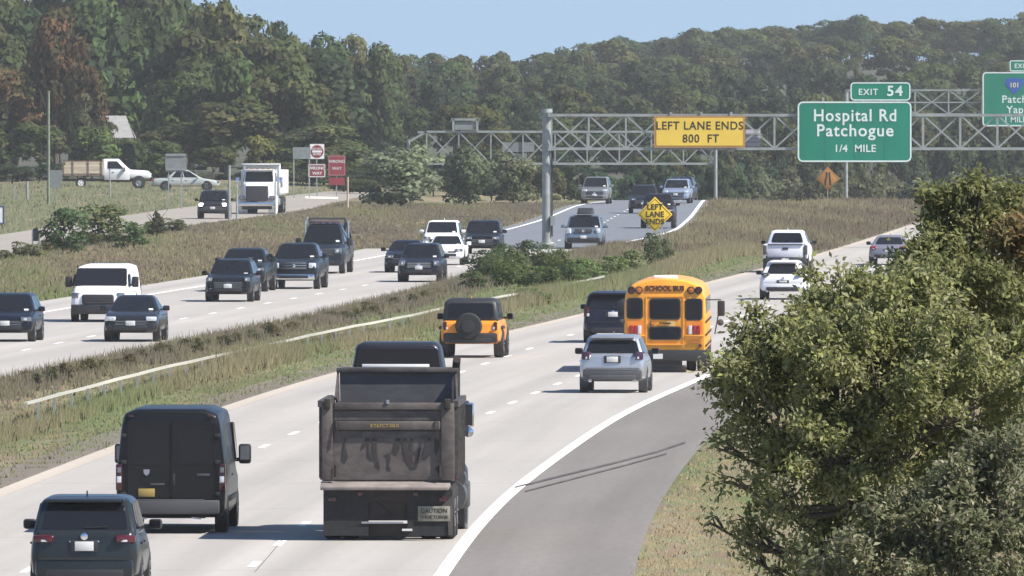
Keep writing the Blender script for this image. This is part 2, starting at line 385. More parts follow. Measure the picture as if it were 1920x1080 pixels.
def plate(x0, x1, z0, z1, y, r, th_): return MB().prism([(x, y, z) for x, z in rrect(x0, x1, z0, z1, r)], (0, 1, 0), th_)
def ringplate(x0, x1, z0, z1, y, r, wd, th_):
    a = rrect(x0, x1, z0, z1, r); b = rrect(x0 + wd, x1 - wd, z0 + wd, z1 - wd, max(r - wd, .01)); n = len(a); m = MB()
    vs = [(x, y, z) for x, z in a] + [(x, y, z) for x, z in b] + [(x, y + th_, z) for x, z in a] + [(x, y + th_, z) for x, z in b]
    fs = []
    for k in range(n):
        j = (k + 1) % n; fs += [(k, j, n + j, n + k), (k, 2 * n + k, 2 * n + j, j), (n + k, n + j, 3 * n + j, 3 * n + k)]
    return m.add(vs, fs)
def truss(m, x0, x1, y, zb, zt, bay, chord=.13, web=.085, dep=1.1):
    """box truss with two faces; x0..x1 in local coordinates"""
    n = max(1, round((x1 - x0) / bay)); b = (x1 - x0) / n
    for yy in (y, y + dep):
        for z in (zb, zt): m.beam((x0, yy, z), (x1, yy, z), chord)
        for k in range(n + 1): m.beam((x0 + k * b, yy, zb), (x0 + k * b, yy, zt), web)
        for k in range(n):
            a, c = x0 + k * b, x0 + (k + 1) * b
            if yy == y: m.beam((a, yy, zt), (c, yy, zb), web)
            else: m.beam((a, yy, zb), (c, yy, zt), web)
    for k in range(n + 1):
        for z in (zb, zt): m.beam((x0 + k * b, y, z), (x0 + k * b, y + dep, z), web)
# --- near gantry
g0 = gp(1025, 466); SG = FPX / g0.y
gan = thing('sign_gantry', 'near steel sign gantry with a thick grey post in the median weeds', 'gantry', (g0.x, g0.y, 0))
def gx_(px): return (px - 960) / SG - g0.x
def gz_(py): return CAM_H - (py - YH) / SG
m = MB(); m.bar((0, .55, -.2), (0, .55, gz_(207)), .24, .22, 16); m.build('post', GALV, gan)
MB().bar((0, .55, gz_(211)), (0, .55, gz_(204)), .30, .30, 16).build('post_cap', GALV, gan)
MB().box((0, .55, .12), (.9, .9, .25)).build('base_plate', GALV, gan, .03)
XR = gx_(2010)
m = MB(); truss(m, .25, XR, 0, gz_(279), gz_(216), 1.85); m.build('truss', GALV, gan)
for z in (gz_(216), gz_(279)): MB().box((.2, .55, z), (.28, 1.3, .18)).build('bracket', GALV, gan)
MB().bar((XR, .55, -.2), (XR, .55, gz_(207)), .24, .22, 16).build('post', GALV, gan)
MB().bar((.27, .4, .6), (.27, .4, gz_(285)), .045, .045, 6).build('conduit', PLASTIC, gan)
MB().box((.30, .3, 1.4), (.22, .2, .5)).build('junction_box', GALV, gan)
m = MB(); m.bar((-.25, .5, gz_(214)), (-.45, .5, gz_(214)), .04); m.build('lug', GALV, gan)
# yellow overhead warning sign
def hang(name, label, x0p, x1p, y0p, y1p, yoff, cat='sign'):
    x0, x1, z1, z0 = gx_(x0p), gx_(x1p), gz_(y0p), gz_(y1p); cx, cz = (x0 + x1) / 2, (z0 + z1) / 2
    t = thing(name, label, cat, (g0.x + cx, g0.y + yoff, cz)); return t, (x1 - x0) / 2, (z1 - z0) / 2
t, hx, hz = hang('warning_sign', 'yellow overhead sign reading LEFT LANE ENDS 800 FT on the gantry', 1226, 1397, 217, 277, -.28)
plate(-hx, hx, -hz, hz, 0, .05, .05).build('panel', BROWNF, t)
plate(-hx + .12, hx - .12, -hz + .11, hz - .11, -.012, .05, .012).build('face', YEL, t)
text_obj('LEFT LANE ENDS', .58, BLACK, t, on_face(0, -.014, .29), bold=.008, space=1.10, sx=.93)
text_obj('800  FT', .58, BLACK, t, on_face(0.06, -.014, -.36), bold=.008, space=1.10, sx=.93)
for px in (1258, 1315, 1371):
    MB().box((gx_(px) - gx_(1311.5), .14, 0), (.13, .13, hz * 2 + .36)).build('mounting_bar', GALV, t)
# green guide sign
t, hx, hz = hang('guide_sign', 'large green overhead sign reading Hospital Rd Patchogue with an EXIT 54 tab', 1495, 1709, 190, 304, -.30)
plate(-hx, hx, -hz, hz, 0, .28, .05).build('panel', GREEN, t)
ringplate(-hx + .01, hx - .01, -hz + .01, hz - .01, -.01, .27, .075, .0095).build('border', SWHITE, t)
text_obj('Hospital Rd', .86, SWHITE, t, on_face(0.02, -.008, .80), bold=.014, space=1.12, sx=.92)
text_obj('Patchogue', .86, SWHITE, t, on_face(0.02, -.008, .04), bold=.014, space=1.12, sx=.98)
text_obj('1/4  MILE', .52, SWHITE, t, on_face(0.02, -.008, -.86), bold=.008, space=1.06)
ex0, ex1 = gx_(1594) - gx_(1602), gx_(1707) - gx_(1602); ez0, ez1 = hz + .03, gz_(154) - gz_(247)
plate(ex0, ex1, ez0, ez1, 0, .2, .05).build('exit_tab', GREEN, t)
tabs = t.children[-1]
ringplate(ex0 + .01, ex1 - .01, ez0 + .01, ez1 - .01, -.01, .19, .06, .0095).build('border', SWHITE, tabs)
text_obj('EXIT', .44, SWHITE, tabs, on_face((ex0 + ex1) / 2 - .62, -.008, (ez0 + ez1) / 2 - .04), bold=.006, space=1.15)
text_obj('54', .72, SWHITE, tabs, on_face((ex0 + ex1) / 2 + .72, -.008, (ez0 + ez1) / 2), bold=.014, space=1.15, sx=1.05)
for x in (-hx * .52, 0, hx * .52): MB().box((x, -.003, 0), (.022, .004, hz * 2 - .2)).build('panel_seam', mat('seam_green', (.004, .12, .075), .6), t, smooth=0)
for x in (-hx * .55, .0, hx * .55): MB().box((x, .14, .1), (.12, .12, hz * 2 + .2)).build('mounting_bar', GALV, t)
# small pale sign seen through the truss
t, hx, hz = hang('panel_sign', 'small pale lavender sign back beside the yellow warning sign', 1399, 1427, 243, 275, 1.6)
plate(-hx, hx, -hz, hz, 0, .03, .04).build('panel', mat('pale_lavender', (.50, .46, .56), .5), t)
m = MB()
for k in (-.3, 0, .3): m.box((0, -.03, k * hz * 1.6), (hz * 1.5, .04, .06))
m.build('rib', GALV, t)

# --- gantry over the oncoming carriageway beyond the crest (seen from behind its signs)
D2 = 1118.0; S2 = FPX / D2
b0 = at(1342, 300, D2); zg = th(b0.x, D2)
gan2 = thing('sign_gantry', 'far grey truss gantry over the oncoming lanes with an empty frame on top', 'gantry', (b0.x, D2, zg))
def x2(px): return (px - 1342) / S2
def z2(py): return CAM_H - (py - YH) / S2 - zg
MB().bar((0, 0, 0), (0, 0, z2(240)), .13, .12, 12).build('post', GALV, gan2)
m = MB(); truss(m, x2(800), 0, .2, z2(307), z2(247), 2.5, .16, .10, 1.0); m.build('truss', GALV, gan2)
m = MB(); m.beam((x2(800), .2, z2(247)), (x2(766), .2, z2(266)), .16); m.beam((x2(783), .2, z2(248)), (x2(800), .2, z2(248)), .16); m.build('end_strut', GALV, gan2)
MB().bar((x2(766), .7, th(b0.x + x2(766), D2) - zg), (x2(766), .7, z2(262)), .13, .12, 12).build('post', GALV, gan2)
m = MB(); m.beam((x2(850), 0, z2(246)), (x2(850), 0, z2(223)), .17); m.beam((x2(895), 0, z2(246)), (x2(895), 0, z2(223)), .17); m.beam((x2(846), 0, z2(224)), (x2(899), 0, z2(224)), .17)
m.build('sign_frame', GALV, gan2)
MB().box((x2(872), .05, z2(236)), (38 / S2, .05, 15 / S2)).build('sign_back', SIGNBACK, gan2)
for px, py, wq_, hq_ in ((972, 276, 60, 18), (975, 294, 26, 12)): MB().box((x2(px), 1.3, z2(py)), (wq_ / S2, .06, hq_ / S2)).build('sign_back', SIGNBACK, gan2)

# --- third gantry further along the eastbound side
D3 = 1146.0; S3 = FPX / D3
b0 = at(1587, 300, D3); zg = th(b0.x, D3)
gan3 = thing('sign_gantry', 'distant gantry with a thin pale post behind the Hospital Rd sign', 'gantry', (b0.x, D3, zg))
def x3(px): return (px - 1587) / S3
def z3(py): return CAM_H - (py - YH) / S3 - zg
MB().bar((0, .5, -.3), (0, .5, z3(168)), .13, .12, 12).build('post', GALV, gan3)
m = MB(); truss(m, .15, x3(2030), 0, z3(214), z3(169), 2.6, .12, .09, 1.0); m.build('truss', GALV, gan3)
m = MB(); m.beam((.15, -.02, z3(192)), (x3(2030), -.02, z3(192)), .10); m.build('rail', GALV, gan3)
MB().bar((x3(2030), .5, th(b0.x + x3(2030), D3) - zg), (x3(2030), .5, z3(168)), .15, .14, 12).build('post', GALV, gan3)
c = at(1925, 186, D3 - .6)
t = thing('guide_sign', 'green overhead sign at the right edge reading Patchogue Yaphank with a blue route shield', 'sign', c)
hx, hz = 83 / S3, 51 / S3
plate(-hx, hx, -hz, hz, 0, .3, .06).build('panel', GREEN, t)
ringplate(-hx + .01, hx - .01, -hz + .01, hz - .01, -.012, .29, .10, .0115).build('border', SWHITE, t)
text_obj('Patchogue', .82, SWHITE, t, on_face(-.08, -.01, -.03), bold=.012, space=1.1)
text_obj('Yaphank', .82, SWHITE, t, on_face(-.05, -.01, -.84), bold=.012, space=1.1)
text_obj('1 MILE', .6, SWHITE, t, on_face(-.9, -.01, -1.62), bold=.008, space=1.05)
sx, sz = (1902 - 1925) / S3, (186 - 160) / S3
pent = [(-.62, .55), (.62, .55), (.74, .1), (0, -.72), (-.74, .1)]
MB().prism([(sx + x, -.02, sz + z) for x, z in pent], (0, 1, 0), .015).build('route_shield', SBLUE, t)
text_obj('101', .52, mat('shield_gold', (.62, .62, .30), .5), t.children[-1], on_face(sx, -.024, sz), bold=.01)
MB().prism([(x, 0, z) for x, z in rrect((1893 - 1925) / S3, hx, hz + .03, hz + 22 / S3, .15)], (0, 1, 0), .06).build('exit_tab', GREEN, t)
tb = t.children[-1]
ringplate((1893 - 1925) / S3 + .01, hx - .01, hz + .04, hz + 22 / S3 - .01, -.012, .14, .08, .0115).build('border', SWHITE, tb)
text_obj('EXIT', .5, SWHITE, tb, on_face((1915 - 1925) / S3, -.01, hz + 11 / S3), bold=.008, space=1.1)

# --- ground mounted signs
def diamond(name, label, px, py, r_px, base_py, m, legs=1):
    b = gp(px, base_py); s = FPX / b.y; g = th(b.x, b.y)
    t = thing(name, label, 'sign', (b.x, b.y, g)); zc = CAM_H - (py - YH) / s - g; r = r_px / s
    pts = [(0, r), (-r, 0), (0, -r), (r, 0)]
    MB().prism([(x, 0, zc + z) for x, z in pts], (0, 1, 0), .02).build('panel', m, t, .01)
    q = r - .09; q2 = q - .035; mm = MB()
    for (x0, z0), (x1, z1) in (((0, q), (-q, 0)), ((-q, 0), (0, -q)), ((0, -q), (q, 0)), ((q, 0), (0, q))):
        k = q2 / q; mm.add([(x0, -.006, zc + z0), (x1, -.006, zc + z1), (x1 * k, -.006, zc + z1 * k), (x0 * k, -.006, zc + z0 * k)], [(0, 1, 2, 3)])
    mm.build('border', BLACK, t)
    for x in ([0] if legs == 1 else [-.35, .35]): MB().box((x, .05, (zc + r * .7) / 2), (.07, .05, zc + r * .7)).build('post', GALV, t)
    return t, zc, r
t, zc, r = diamond('warning_sign', 'yellow diamond sign reading LEFT LANE ENDS standing in median weeds', 1228, 402, 33, 476, YELD, 2)
for k, s_ in enumerate(('LEFT', 'LANE', 'ENDS')): text_obj(s_, .38, BLACK, t, on_face(0, -.008, zc + .36 - .36 * k), bold=.006, space=1.05, sx=.95)
t, zc, r = diamond('warning_sign', 'orange diamond lane merge symbol sign far off by the right lanes', 1552, 335, 22, 362, ORNG)
for sg, top in ((-1, .05), (1, 0)):
    pl = [(-.32, -.55), (-.14, -.55), (-.14, -.2), (-.02, .15), (-.02, .58), (-.20, .58), (-.20, .18), (-.32, -.15)] if sg < 0 else [(.16, -.55), (.36, -.55), (.24, .58), (.08, .58)]
    MB().prism([(x * .76, -.012, zc + z * .85) for x, z in pl], (0, 1, 0), .009).build('symbol', BLACK, t)
def posts_sign(name, label, cat, px0, px1, y0, y1, base, m, posts, pm=GALV, face=None):
    b = gp((px0 + px1) / 2, base); s = FPX / b.y; g = th(b.x, b.y); cx = (px0 + px1) / 2
    t = thing(name, label, cat, (b.x, b.y, g)); zz = lambda py: CAM_H - (py - YH) / s - g
    for p in posts: MB().box(((p - cx) / s, .06, zz(y0 + 3) / 2 - .1), (.085, .06, zz(y0 + 3) + .2)).build('post', pm, t)
    plate((px0 - cx) / s, (px1 - cx) / s, zz(y1), zz(y0), 0, .05, .025).build('panel', m, t)
    return t, s, zz, cx
t, s, zz, cx = posts_sign('road_sign', 'large grey back of a square sign on two posts beside the parked silver car', 'sign', 310, 349, 288, 322, 392, SIGNBACK, (316, 340))
for py in (291, 318): MB().box((0, -.03, zz(py)), (36 / s, .05, .08)).build('stiffener', GALV, t)
t, s, zz, cx = posts_sign('road_sign', 'two small stacked grey sign backs on one post at far left', 'sign', 94, 117, 319, 340, 392, SIGNBACK, (105,))
plate(-10 / s, 10 / s, zz(353), zz(341), 0, .04, .025).build('panel', SIGNBACK, t)
t, s, zz, cx = posts_sign('road_sign', 'unpainted grey sign back on thin posts left of the do not enter sign', 'sign', 549, 582, 276, 298, 372, SIGNBACK, (551, 580))
# do not enter and wrong way
t, s, zz, cx = posts_sign('regulatory_sign', 'red and white DO NOT ENTER sign above a red WRONG WAY plate on one post', 'sign', 581, 608, 270, 298, 368, WHITE, (594,))
MB().lathe((0, -.004, zz(284)), (0, -1, 0), [(12 / s, 0), (12 / s, .008)], 28).build('disc', SRED, t)
MB().box((0, -.018, zz(284)), (18 / s, .008, 4 / s)).build('bar', WHITE, t)
text_obj('DO NOT', .2, WHITE, t, on_face(0, -.016, zz(279)), bold=.004, ext=.004); text_obj('ENTER', .2, WHITE, t, on_face(0, -.016, zz(289.3)), bold=.004, ext=.004)
plate(-17 / s, 16 / s, zz(333), zz(307), -.004, .05, .025).build('panel', SRED, t); pn = t.children[-1]
ringplate(-16.3 / s, 15.3 / s, zz(332), zz(308), -.012, .05, .06, .007).build('border', SWHITE, pn)
text_obj('WRONG', .3, SWHITE, pn, on_face(0, -.008, zz(315.5)), bold=.008, ext=.004); text_obj('WAY', .3, SWHITE, pn, on_face(0, -.008, zz(325)), bold=.008, ext=.004)
t, s, zz, cx = posts_sign('regulatory_sign', 'tall plain red two panel WRONG WAY sign right of the white one', 'sign', 615, 648, 291, 330, 369, SRED, (631,))
ringplate(-15.5 / s, 15.5 / s, zz(329), zz(292), -.008, .05, .06, .007).build('border', mat('faded_pink', (.30, .16, .16), .6), t)
text_obj('WRONG', .3, SWHITE, t, on_face(0, -.008, zz(303)), bold=.002, ext=.004); text_obj('WAY', .3, SWHITE, t, on_face(0, -.008, zz(316)), bold=.002, ext=.004)
plate(-15 / s, 15 / s, zz(347), zz(333), 0, .04, .025).build('panel', SRED, t)
# simple posts
def post(name, label, px, y0, base, rad, m, cat='post', cap=None):
    b = gp(px, base); s = FPX / b.y; g = th(b.x, b.y); hgt = CAM_H - (y0 - YH) / s - g
    t = thing(name, label, cat, (b.x, b.y, g)); MB().bar((0, 0, -.2), (0, 0, hgt), rad, rad * .85, 10).build('shaft', m, t)
    if cap: MB().box((0, -.03, hgt - .25), (rad * 3.2, .04, .5)).build('reflector', cap, t, .01)
    else: MB().bar((0, 0, hgt), (0, 0, hgt + .05), rad * 1.25, rad * 1.1, 10).build('cap', m, t)
    return t
post('utility_pole', 'tall thin grey green pole before the trees at left', 91, 172, 395, .10, mat('mossy_grey', (.17, .20, .15), .8, noise=.2), 'pole')
post('marker_post', 'stubby grey post left of the stacked sign backs', 51, 342, 388, .09, GALV)
post('marker_post', 'thin grey post in front of the stake truck cab', 206, 318, 380, .05, GALV)
post('sign_post', 'tallest bare grey post just left of the white heavy truck', 430, 312, 414, .085, GALV)
post('marker_post', 'short pale post by the left bumper of the white heavy truck', 444, 352, 416, .055, GALV)
post('marker_post', 'thin grey post at the right wheel of the white heavy truck', 516, 330, 408, .05, GALV)
post('wooden_post', 'square pale wooden post right of the red signs', 652, 334, 392, .07, mat('pale_wood', (.46, .38, .29), .9, noise=.2, nscale=(5, 5, 1)))
post('marker_post', 'thin grey post in the grass left of the utility pole', 27, 350, 390, .03, GALV)
# twin posted marker by the slope and blue edged board at far left
t, s, zz, cx = posts_sign('marker_sign', 'dark marker plate on twin white posts beside slope bushes', 'sign', 62, 72, 428, 452, 476, PLASTIC, (61, 73), WHITE)
t, s, zz, cx = posts_sign('board_sign', 'white board with blue edge cut by the left border', 'sign', -36, 8, 386, 420, 424, WHITE, (-30, 4))
ringplate((-36 - cx) / s, (8 - cx) / s, zz(420), zz(386), -.012, .05, .08, .011).build('border', mat('navy_edge', (.04, .06, .16), .5), t)

# --- box beam guide rail along the median
RUSTW = mat('weathered_rail', (.47, .455, .385), .6, .15, noise=.25, nscale=(.6, .05, 1))
gr = thing('guide_rail', 'low pale box beam guide rail running through the median grass', 'guide rail', (ev(RAIL, 380), 380, 0))
ox, oy = gr.location.x, gr.location.y
m = MB(); ds = np.arange(gp(40, 757, .5).y, 606, 6.0)
def rz_(d): return .50 + .012 * math.sin(d * .11) + .008 * math.sin(d * .37)
for a, b in zip(ds[:-1], ds[1:]): m.beam((ev(RAIL, a) - ox, a - oy, rz_(a)), (ev(RAIL, b) - ox, b - oy, rz_(b)), .10, .062)
m.build('beam', RUSTW, gr)
for d in np.arange(gp(40, 757, .5).y + 3, 604, 5.4): MB().box((ev(RAIL, d) - ox + .08, d - oy, .2), (.06, .09, .55)).build('post', GALV, gr)
# --- house half hidden in the trees
HS = mat('grey_siding', (.26, .255, .25), .7, noise=.1, nscale=(.3, .3, 8)); ROOF = mat('grey_shingles', (.27, .265, .265), .8, noise=.15, nscale=(2, 2, 5))
hb = at(222, 300, 1262); hg = th(hb.x, hb.y)
t = thing('house', 'pale grey roofed house half hidden among the left trees', 'house', (hb.x, hb.y, hg))
sH = FPX / 1262; z_ = lambda py: CAM_H - (py - YH) / sH - hg
xl, xr_ = -3.2, (246 - 222) / sH; zr, ze = z_(217), z_(258)
MB().box(((xl + xr_) / 2, 3.2, ze / 2), (xr_ - xl - .1, 6.0, ze)).build('wall', HS, t)
m = MB(); ov = (36 / sH)
V = [(xl - .4, -.3, ze), (xr_ + .25, -.3, ze), (xr_ - .55, 3.2, zr), (xl - .4, 3.2, zr), (xr_ + .25, 6.7, ze), (xl - .4, 6.7, ze)]
m.add(V + [(x, y, z - .18) for x, y, z in V], [(0, 1, 2, 3), (3, 2, 4, 5), (6, 9, 8, 7), (9, 11, 10, 8), (0, 6, 7, 1), (1, 7, 8, 2), (2, 8, 10, 4), (4, 10, 11, 5), (5, 11, 9, 3), (3, 9, 6, 0)])
m.build('roof', ROOF, t)
MB().box((xr_ - 1.2, .15, ze * .55), (.9, .12, 1.2)).build('window', GLASS, t)
MB().box((xl + 1, .15, 1.05), (.95, .12, 2.1)).build('door', WHITE, t)
# ------------------------------------------------------------------ vehicles
def fill_poly(c0, c1, c2, c3, u0, u1, v0, v1, r, n=4):
    """rounded rectangle inside the quad c0 c1 c2 c3 (bottom left, bottom right, top right, top left)"""
    c0, c1, c2, c3 = map(Vector, (c0, c1, c2, c3))
    w_, h_ = ((c1 - c0).length + (c2 - c3).length) / 2, ((c3 - c0).length + (c2 - c1).length) / 2
    ru, rv = r / w_, r / h_; pts = []
    for cu, cv, a0 in ((u1 - ru, v1 - rv, 0), (u0 + ru, v1 - rv, 90), (u0 + ru, v0 + rv, 180), (u1 - ru, v0 + rv, 270)):
        for k in range(n + 1):
            a = R(a0 + 90 * k / n); u, v = cu + ru * math.cos(a), cv + rv * math.sin(a)
            pts.append((c0 * (1 - u) + c1 * u) * (1 - v) + (c3 * (1 - u) + c2 * u) * v)
    nrm = (c1 - c0).cross(c3 - c0).normalized()
    return pts, nrm
def panel(name, m, parent, quad, u0=.08, u1=.92, v0=.1, v1=.9, r=.06, off=.012, th_=.02):
    pts, nrm = fill_poly(*quad, u0, u1, v0, v1, r)
    return MB().prism([p + nrm * (off - th_) for p in pts], nrm, th_).build(name, m, parent, smooth=0)
def wheel(parent, x, y, r, wd, side, rim=ALLOY, dual=False):
    o = MB().lathe((x, y, r), (side, 0, 0), [(r * .62, -wd / 2), (r * .93, -wd / 2), (r, -wd * .36), (r, wd * .36), (r * .93, wd / 2), (r * .62, wd / 2), (r * .60, wd * .3), (.05, wd * .26)], 22).build('wheel', RUBBER, parent)
    q = MB().lathe((x, y, r), (side, 0, 0), [(r * .60, wd * .30), (r * .58, wd * .42), (r * .5, wd * .40), (r * .42, wd * .30), (r * .18, wd * .34), (r * .14, wd * .44), (.01, wd * .45)], 20)
    for k in range(5):
        a = 2 * math.pi * k / 5; q.beam((x + side * wd * .36, y + math.cos(a) * r * .15, r + math.sin(a) * r * .15), (x + side * wd * .40, y + math.cos(a) * r * .55, r + math.sin(a) * r * .55), r * .16, .03)
    q.build('rim', rim, o)
def arches(parent, xs, ys, r, m=PLASTIC):
    """dark wheel openings let into the body sides"""
    for x in xs:
        for y in ys:
            s = 1 if x > 0 else -1
            MB().lathe((x, y, r), (s, 0, 0), [(r * 1.13, -.22), (r * 1.13, .006), (.05, .006)], 24).build('wheel_arch', m, parent)
LOWP = [(.84, 0), (.97, .10), (1.0, .42), (.985, .70), (.95, .90), (.88, 1.0)]
def ring(y, hw, zb, zt, prof=LOWP):
    h_ = [(hw * fx, zb + fz * (zt - zb)) for fx, fz in prof]
    return [(x, y, z) for x, z in h_] + [(-x, y, z) for x, z in h_[::-1]]
def greenhouse(W, rb, rt, ft, fb, zb, H, wb, wt, crown=.05):
    r0 = [(-wb, rb, zb), (wb, rb, zb), (wb, fb, zb), (-wb, fb, zb)]
    ztop = H - crown
    r1 = [(-wt, rt, ztop), (wt, rt, ztop), (wt, ft, ztop), (-wt, ft, ztop)]
    k = .80; r2 = [(-wt * k, rt + .18, H), (wt * k, rt + .18, H), (wt * k, ft - .25, H), (-wt * k, ft - .25, H)]
    return r0, r1, r2
def make_car(label, cat, name, col, L=4.6, W=1.84, H=1.65, kind='suv', grp=None, metal=.35, rough=.32, **o):
    g = lambda k, d: o.get(k, d)
    t = thing(name, label, cat, group=grp)
    P = paint('%.3f_%.3f_%.3f' % col, col, metal, rough)
    TRIM = g('trim', PLASTIC)
    gc, hl, hw = g('gc', .31), L / 2, W / 2
    hood = g('hood', H * .62); belt = g('belt', H * .62); wr = g('wr', .35); rear_d = {'suv': .10, 'sedan': .95, 'pickup': 2.0, 'jeep': .12}[kind]
    cow = g('cow', 1.25 if kind != 'pickup' else 1.45)        # windscreen foot behind the nose
    fb, ft = hl - cow, hl - cow - g('rake', .75)
    rb = -hl + rear_d; rt = rb + {'suv': g('rrake', .38), 'sedan': .75, 'pickup': .12, 'jeep': .10}[kind]
    deck = belt if kind in ('suv', 'jeep') else belt + g('deckup', .0)
    rd = g('round', .07)
    if kind == 'pickup':
        bedend = rb
        st = [ring(bedend + .02, hw, gc + .1, belt), ring(0.2, hw, gc + .06, belt), ring(fb, hw, gc + .06, belt), ring(fb + .12, hw, gc + .06, hood + .03), ring(hl - .35, hw * .98, gc + .04, hood - .02), ring(hl - .1, hw * .95, gc, hood - .10), ring(hl, hw * .90, gc + .02, hood - .2)]
    else:
        rz = g('rearz', belt if kind == 'suv' else deck)
        st = [ring(-hl, hw * g('rtap', .86), gc + .10, rz - .12), ring(-hl + .10, hw * .95, gc + .04, rz - .02), ring(-hl + .5, hw * .99, gc, rz), ring(rt if kind == 'sedan' else 0, hw, gc, belt), ring(fb - .05, hw, gc, belt),
              ring(fb + .1, hw, gc, hood + .03), ring(hl - .45, hw * .98, gc, hood - .02 - g('nose', .04)), ring(hl - .14, hw * .93, gc - .02, hood - .10 - g('nose', .04)), ring(hl, hw * .84, gc + .04, hood - .22 - g('nose', .04))]
    body = MB().loft(st).build('body', P, t, rd, 2)
    wb, wt = hw * g('wbf', .95), hw * g('wtf', .64 if kind == 'sedan' else .71)
    r0, r1, r2 = greenhouse(W, rb, rt, ft, fb, belt - .06, H, wb, wt)
    ROOFM = g('roofmat', P)
    MB().loft([r0, r1, r2]).build('roof' if kind != 'pickup' else 'cab', ROOFM, t, g('ground', .11), 3)
    # glass
    rq = (r0[0], r0[1], r1[1], r1[0])
    panel('rear_window', GLASS, t, rq, *g('rwin', (.10, .90, .22, .88)), r=g('rwr', .09))
    panel('windshield', GLASS, t, (r0[2], r0[3], r1[3], r1[2]), .05, .95, .10, .95, r=.09)
    for s in (1, -1):
        q = (r0[1], r0[2], r1[2], r1[1]) if s > 0 else (r0[3], r0[0], r1[0], r1[3])
        cuts = g('cuts', [(.05, .24), (.28, .55), (.58, .93)] if kind == 'suv' else [(.12, .48), (.52, .92)])
        for a, b in cuts:
            if s < 0: a, b = 1 - b, 1 - a
            panel('side_window', GLASS, t, q, a, b, .20, .90, r=.05)
    # doors lines and handles
    for s in (1, -1):
        for yy in ((rb + fb) / 2 + .15, (rb + fb) / 2 - .85):
            if yy > rb + .3: MB().box((s * hw * 1.0, yy, gc + (belt - gc) * .78), (.03, .2, .035)).build('door_handle', P, t, .008)
    # wheels
    yf, yr = hl - g('fo', .92), -hl + g('ro', .95)
    arches(t, (hw * .985, -hw * .985), (yf, yr), wr, TRIM)
    for y in (yf, yr):
        for s in (1, -1): wheel(t, s * (hw - .115), y, wr, g('tw', .24), s, g('rim', ALLOY))
    MB().box((0, 0, gc + .10), (W * .6, L * .8, .14)).build('underbody', PLASTIC, t)
    # mirrors
    mz = belt + .08
    for s in (1, -1):
        q = MB(); q.box((s * (hw + .13), fb - .45, mz), (g('mw', .22), .12, g('mh', .17)), rz=-s * .15); mo = q.build('mirror', g('mirm', P), t, .045)
        MB().beam((s * (wb - .03), fb - .42, mz - .05), (s * (hw + .08), fb - .43, mz - .04), .06).build('mirror_arm', PLASTIC, mo)
        MB().box((s * (hw + .13), fb - .515, mz), (g('mw', .22) - .06, .006, g('mh', .17) - .05), rz=-s * .15).build('mirror_glass', GLASS, mo)
    # ---- front
    fz = hood - .22 - g('nose', .04)
    gw, ghh, gz = g('grille', (.62, .26, fz - .14))
    MB().box((0, hl - .02, gz), (W * gw, .10, ghh)).build('grille', g('grm', PLASTIC), t, .05)
    gq = t.children[-1]
    if g('gbar', True):
        q = MB()
        for k in range(3): q.box((0, hl + .034, gz - ghh * .3 + ghh * .3 * k), (W * gw * .9, .012, .022))
        q.build('grille_bar', g('gbm', SMOKE), gq)
    if g('badge', True): MB().lathe((0, hl + .038, gz), (0, 1, 0), [(.075, 0), (.075, .012), (.05, .018)], 16).build('badge', CHROME, t)
    lw, lh, lz, lx = g('hl', (.36, .15, fz + .03, .36))
    for s in (1, -1):
        MB().box((s * W * lx, hl - .12, lz), (lw, .26, lh), rz=-s * .22).build('headlight', g('hlm', SMOKE), t, .04)
        MB().box((s * W * lx * .98, hl + .0, lz), (lw * .35, .05, lh * .5)).build('lamp', g('lampm', CLEAR), t.children[-1], .02)
    MB().box((0, hl - .06, gc + .16), (W * .86, .20, .24)).build('front_bumper', g('fbm', P), t, .05)
    MB().box((0, hl + .03, gc + .16), (W * .60, .06, .13)).build('air_intake', PLASTIC, t, .02)
    for s in (1, -1): MB().box((s * W * .36, hl + .0, gc + .20), (.16, .08, .09)).build('fog_light', SMOKE, t, .025)
    if g('fplate', True): MB().box((0, hl + .065, gc + .30), (.31, .012, .155)).build('license_plate', PLATE, t, .006)
    # ---- rear
    if kind == 'pickup':
        bz0, bz1 = gc + .28, belt + .04
        q = MB(); q.box((0, (-hl + rb) / 2 + .05, bz0 + .06), (W * .96, rb + hl - .1, .12)); q.build('bed_floor', PLASTIC, t)
        for s in (1, -1): MB().loft([ring2 for ring2 in [[(s * (hw - .14), y, bz0), (s * hw * .985, y, bz0), (s * hw, y, (bz0 + bz1) / 2), (s * hw * .97, y, bz1), (s * (hw - .14), y, bz1)] for y in (-hl + .04, rb + .02)]]).build('bed_side', P, t, .03)
        tg = MB().box((0, -hl + .06, (bz0 + bz1) / 2 + .02), (W * .80, .10, bz1 - bz0 - .04)).build('tailgate', P, t, .03)
        MB().box((0, -hl + .02, bz1 - .02), (W * .78, .12, .05)).build('tailgate_cap', PLASTIC, tg, .015)
        MB().box((0, -hl + .0, (bz0 + bz1) / 2 + .12), (.26, .02, .10)).build('tailgate_handle', PLASTIC, tg, .01)
        for s in (1, -1): MB().box((s * hw * .90, -hl + .05, (bz0 + bz1) / 2 + .06), (.17, .13, .42)).build('taillight', g('tlm', DKRED), t, .03)
        MB().box((0, -hl - .06, bz0 - .08), (W * .94, .22, .20)).build('rear_bumper', g('rbm', CHROME), t, .04)
        MB().box((0, -hl - .175, bz0 - .07), (.31, .012, .155)).build('license_plate', PLATE, t)
    else:
        tw_, thh, tz, tx = g('tl', (.26, .20, rz - .14, .385))
        for s in (1, -1):
            lo = MB().box((s * W * tx, -hl + .08, tz), (tw_, .24, thh), rz=s * .25).build('taillight', g('tlm', REDL), t, .04)
            MB().box((s * W * tx * .95, -hl - .04, tz - thh * .25), (tw_ * .5, .02, thh * .28)).build('reverse_lamp', CLEAR, lo, .01)
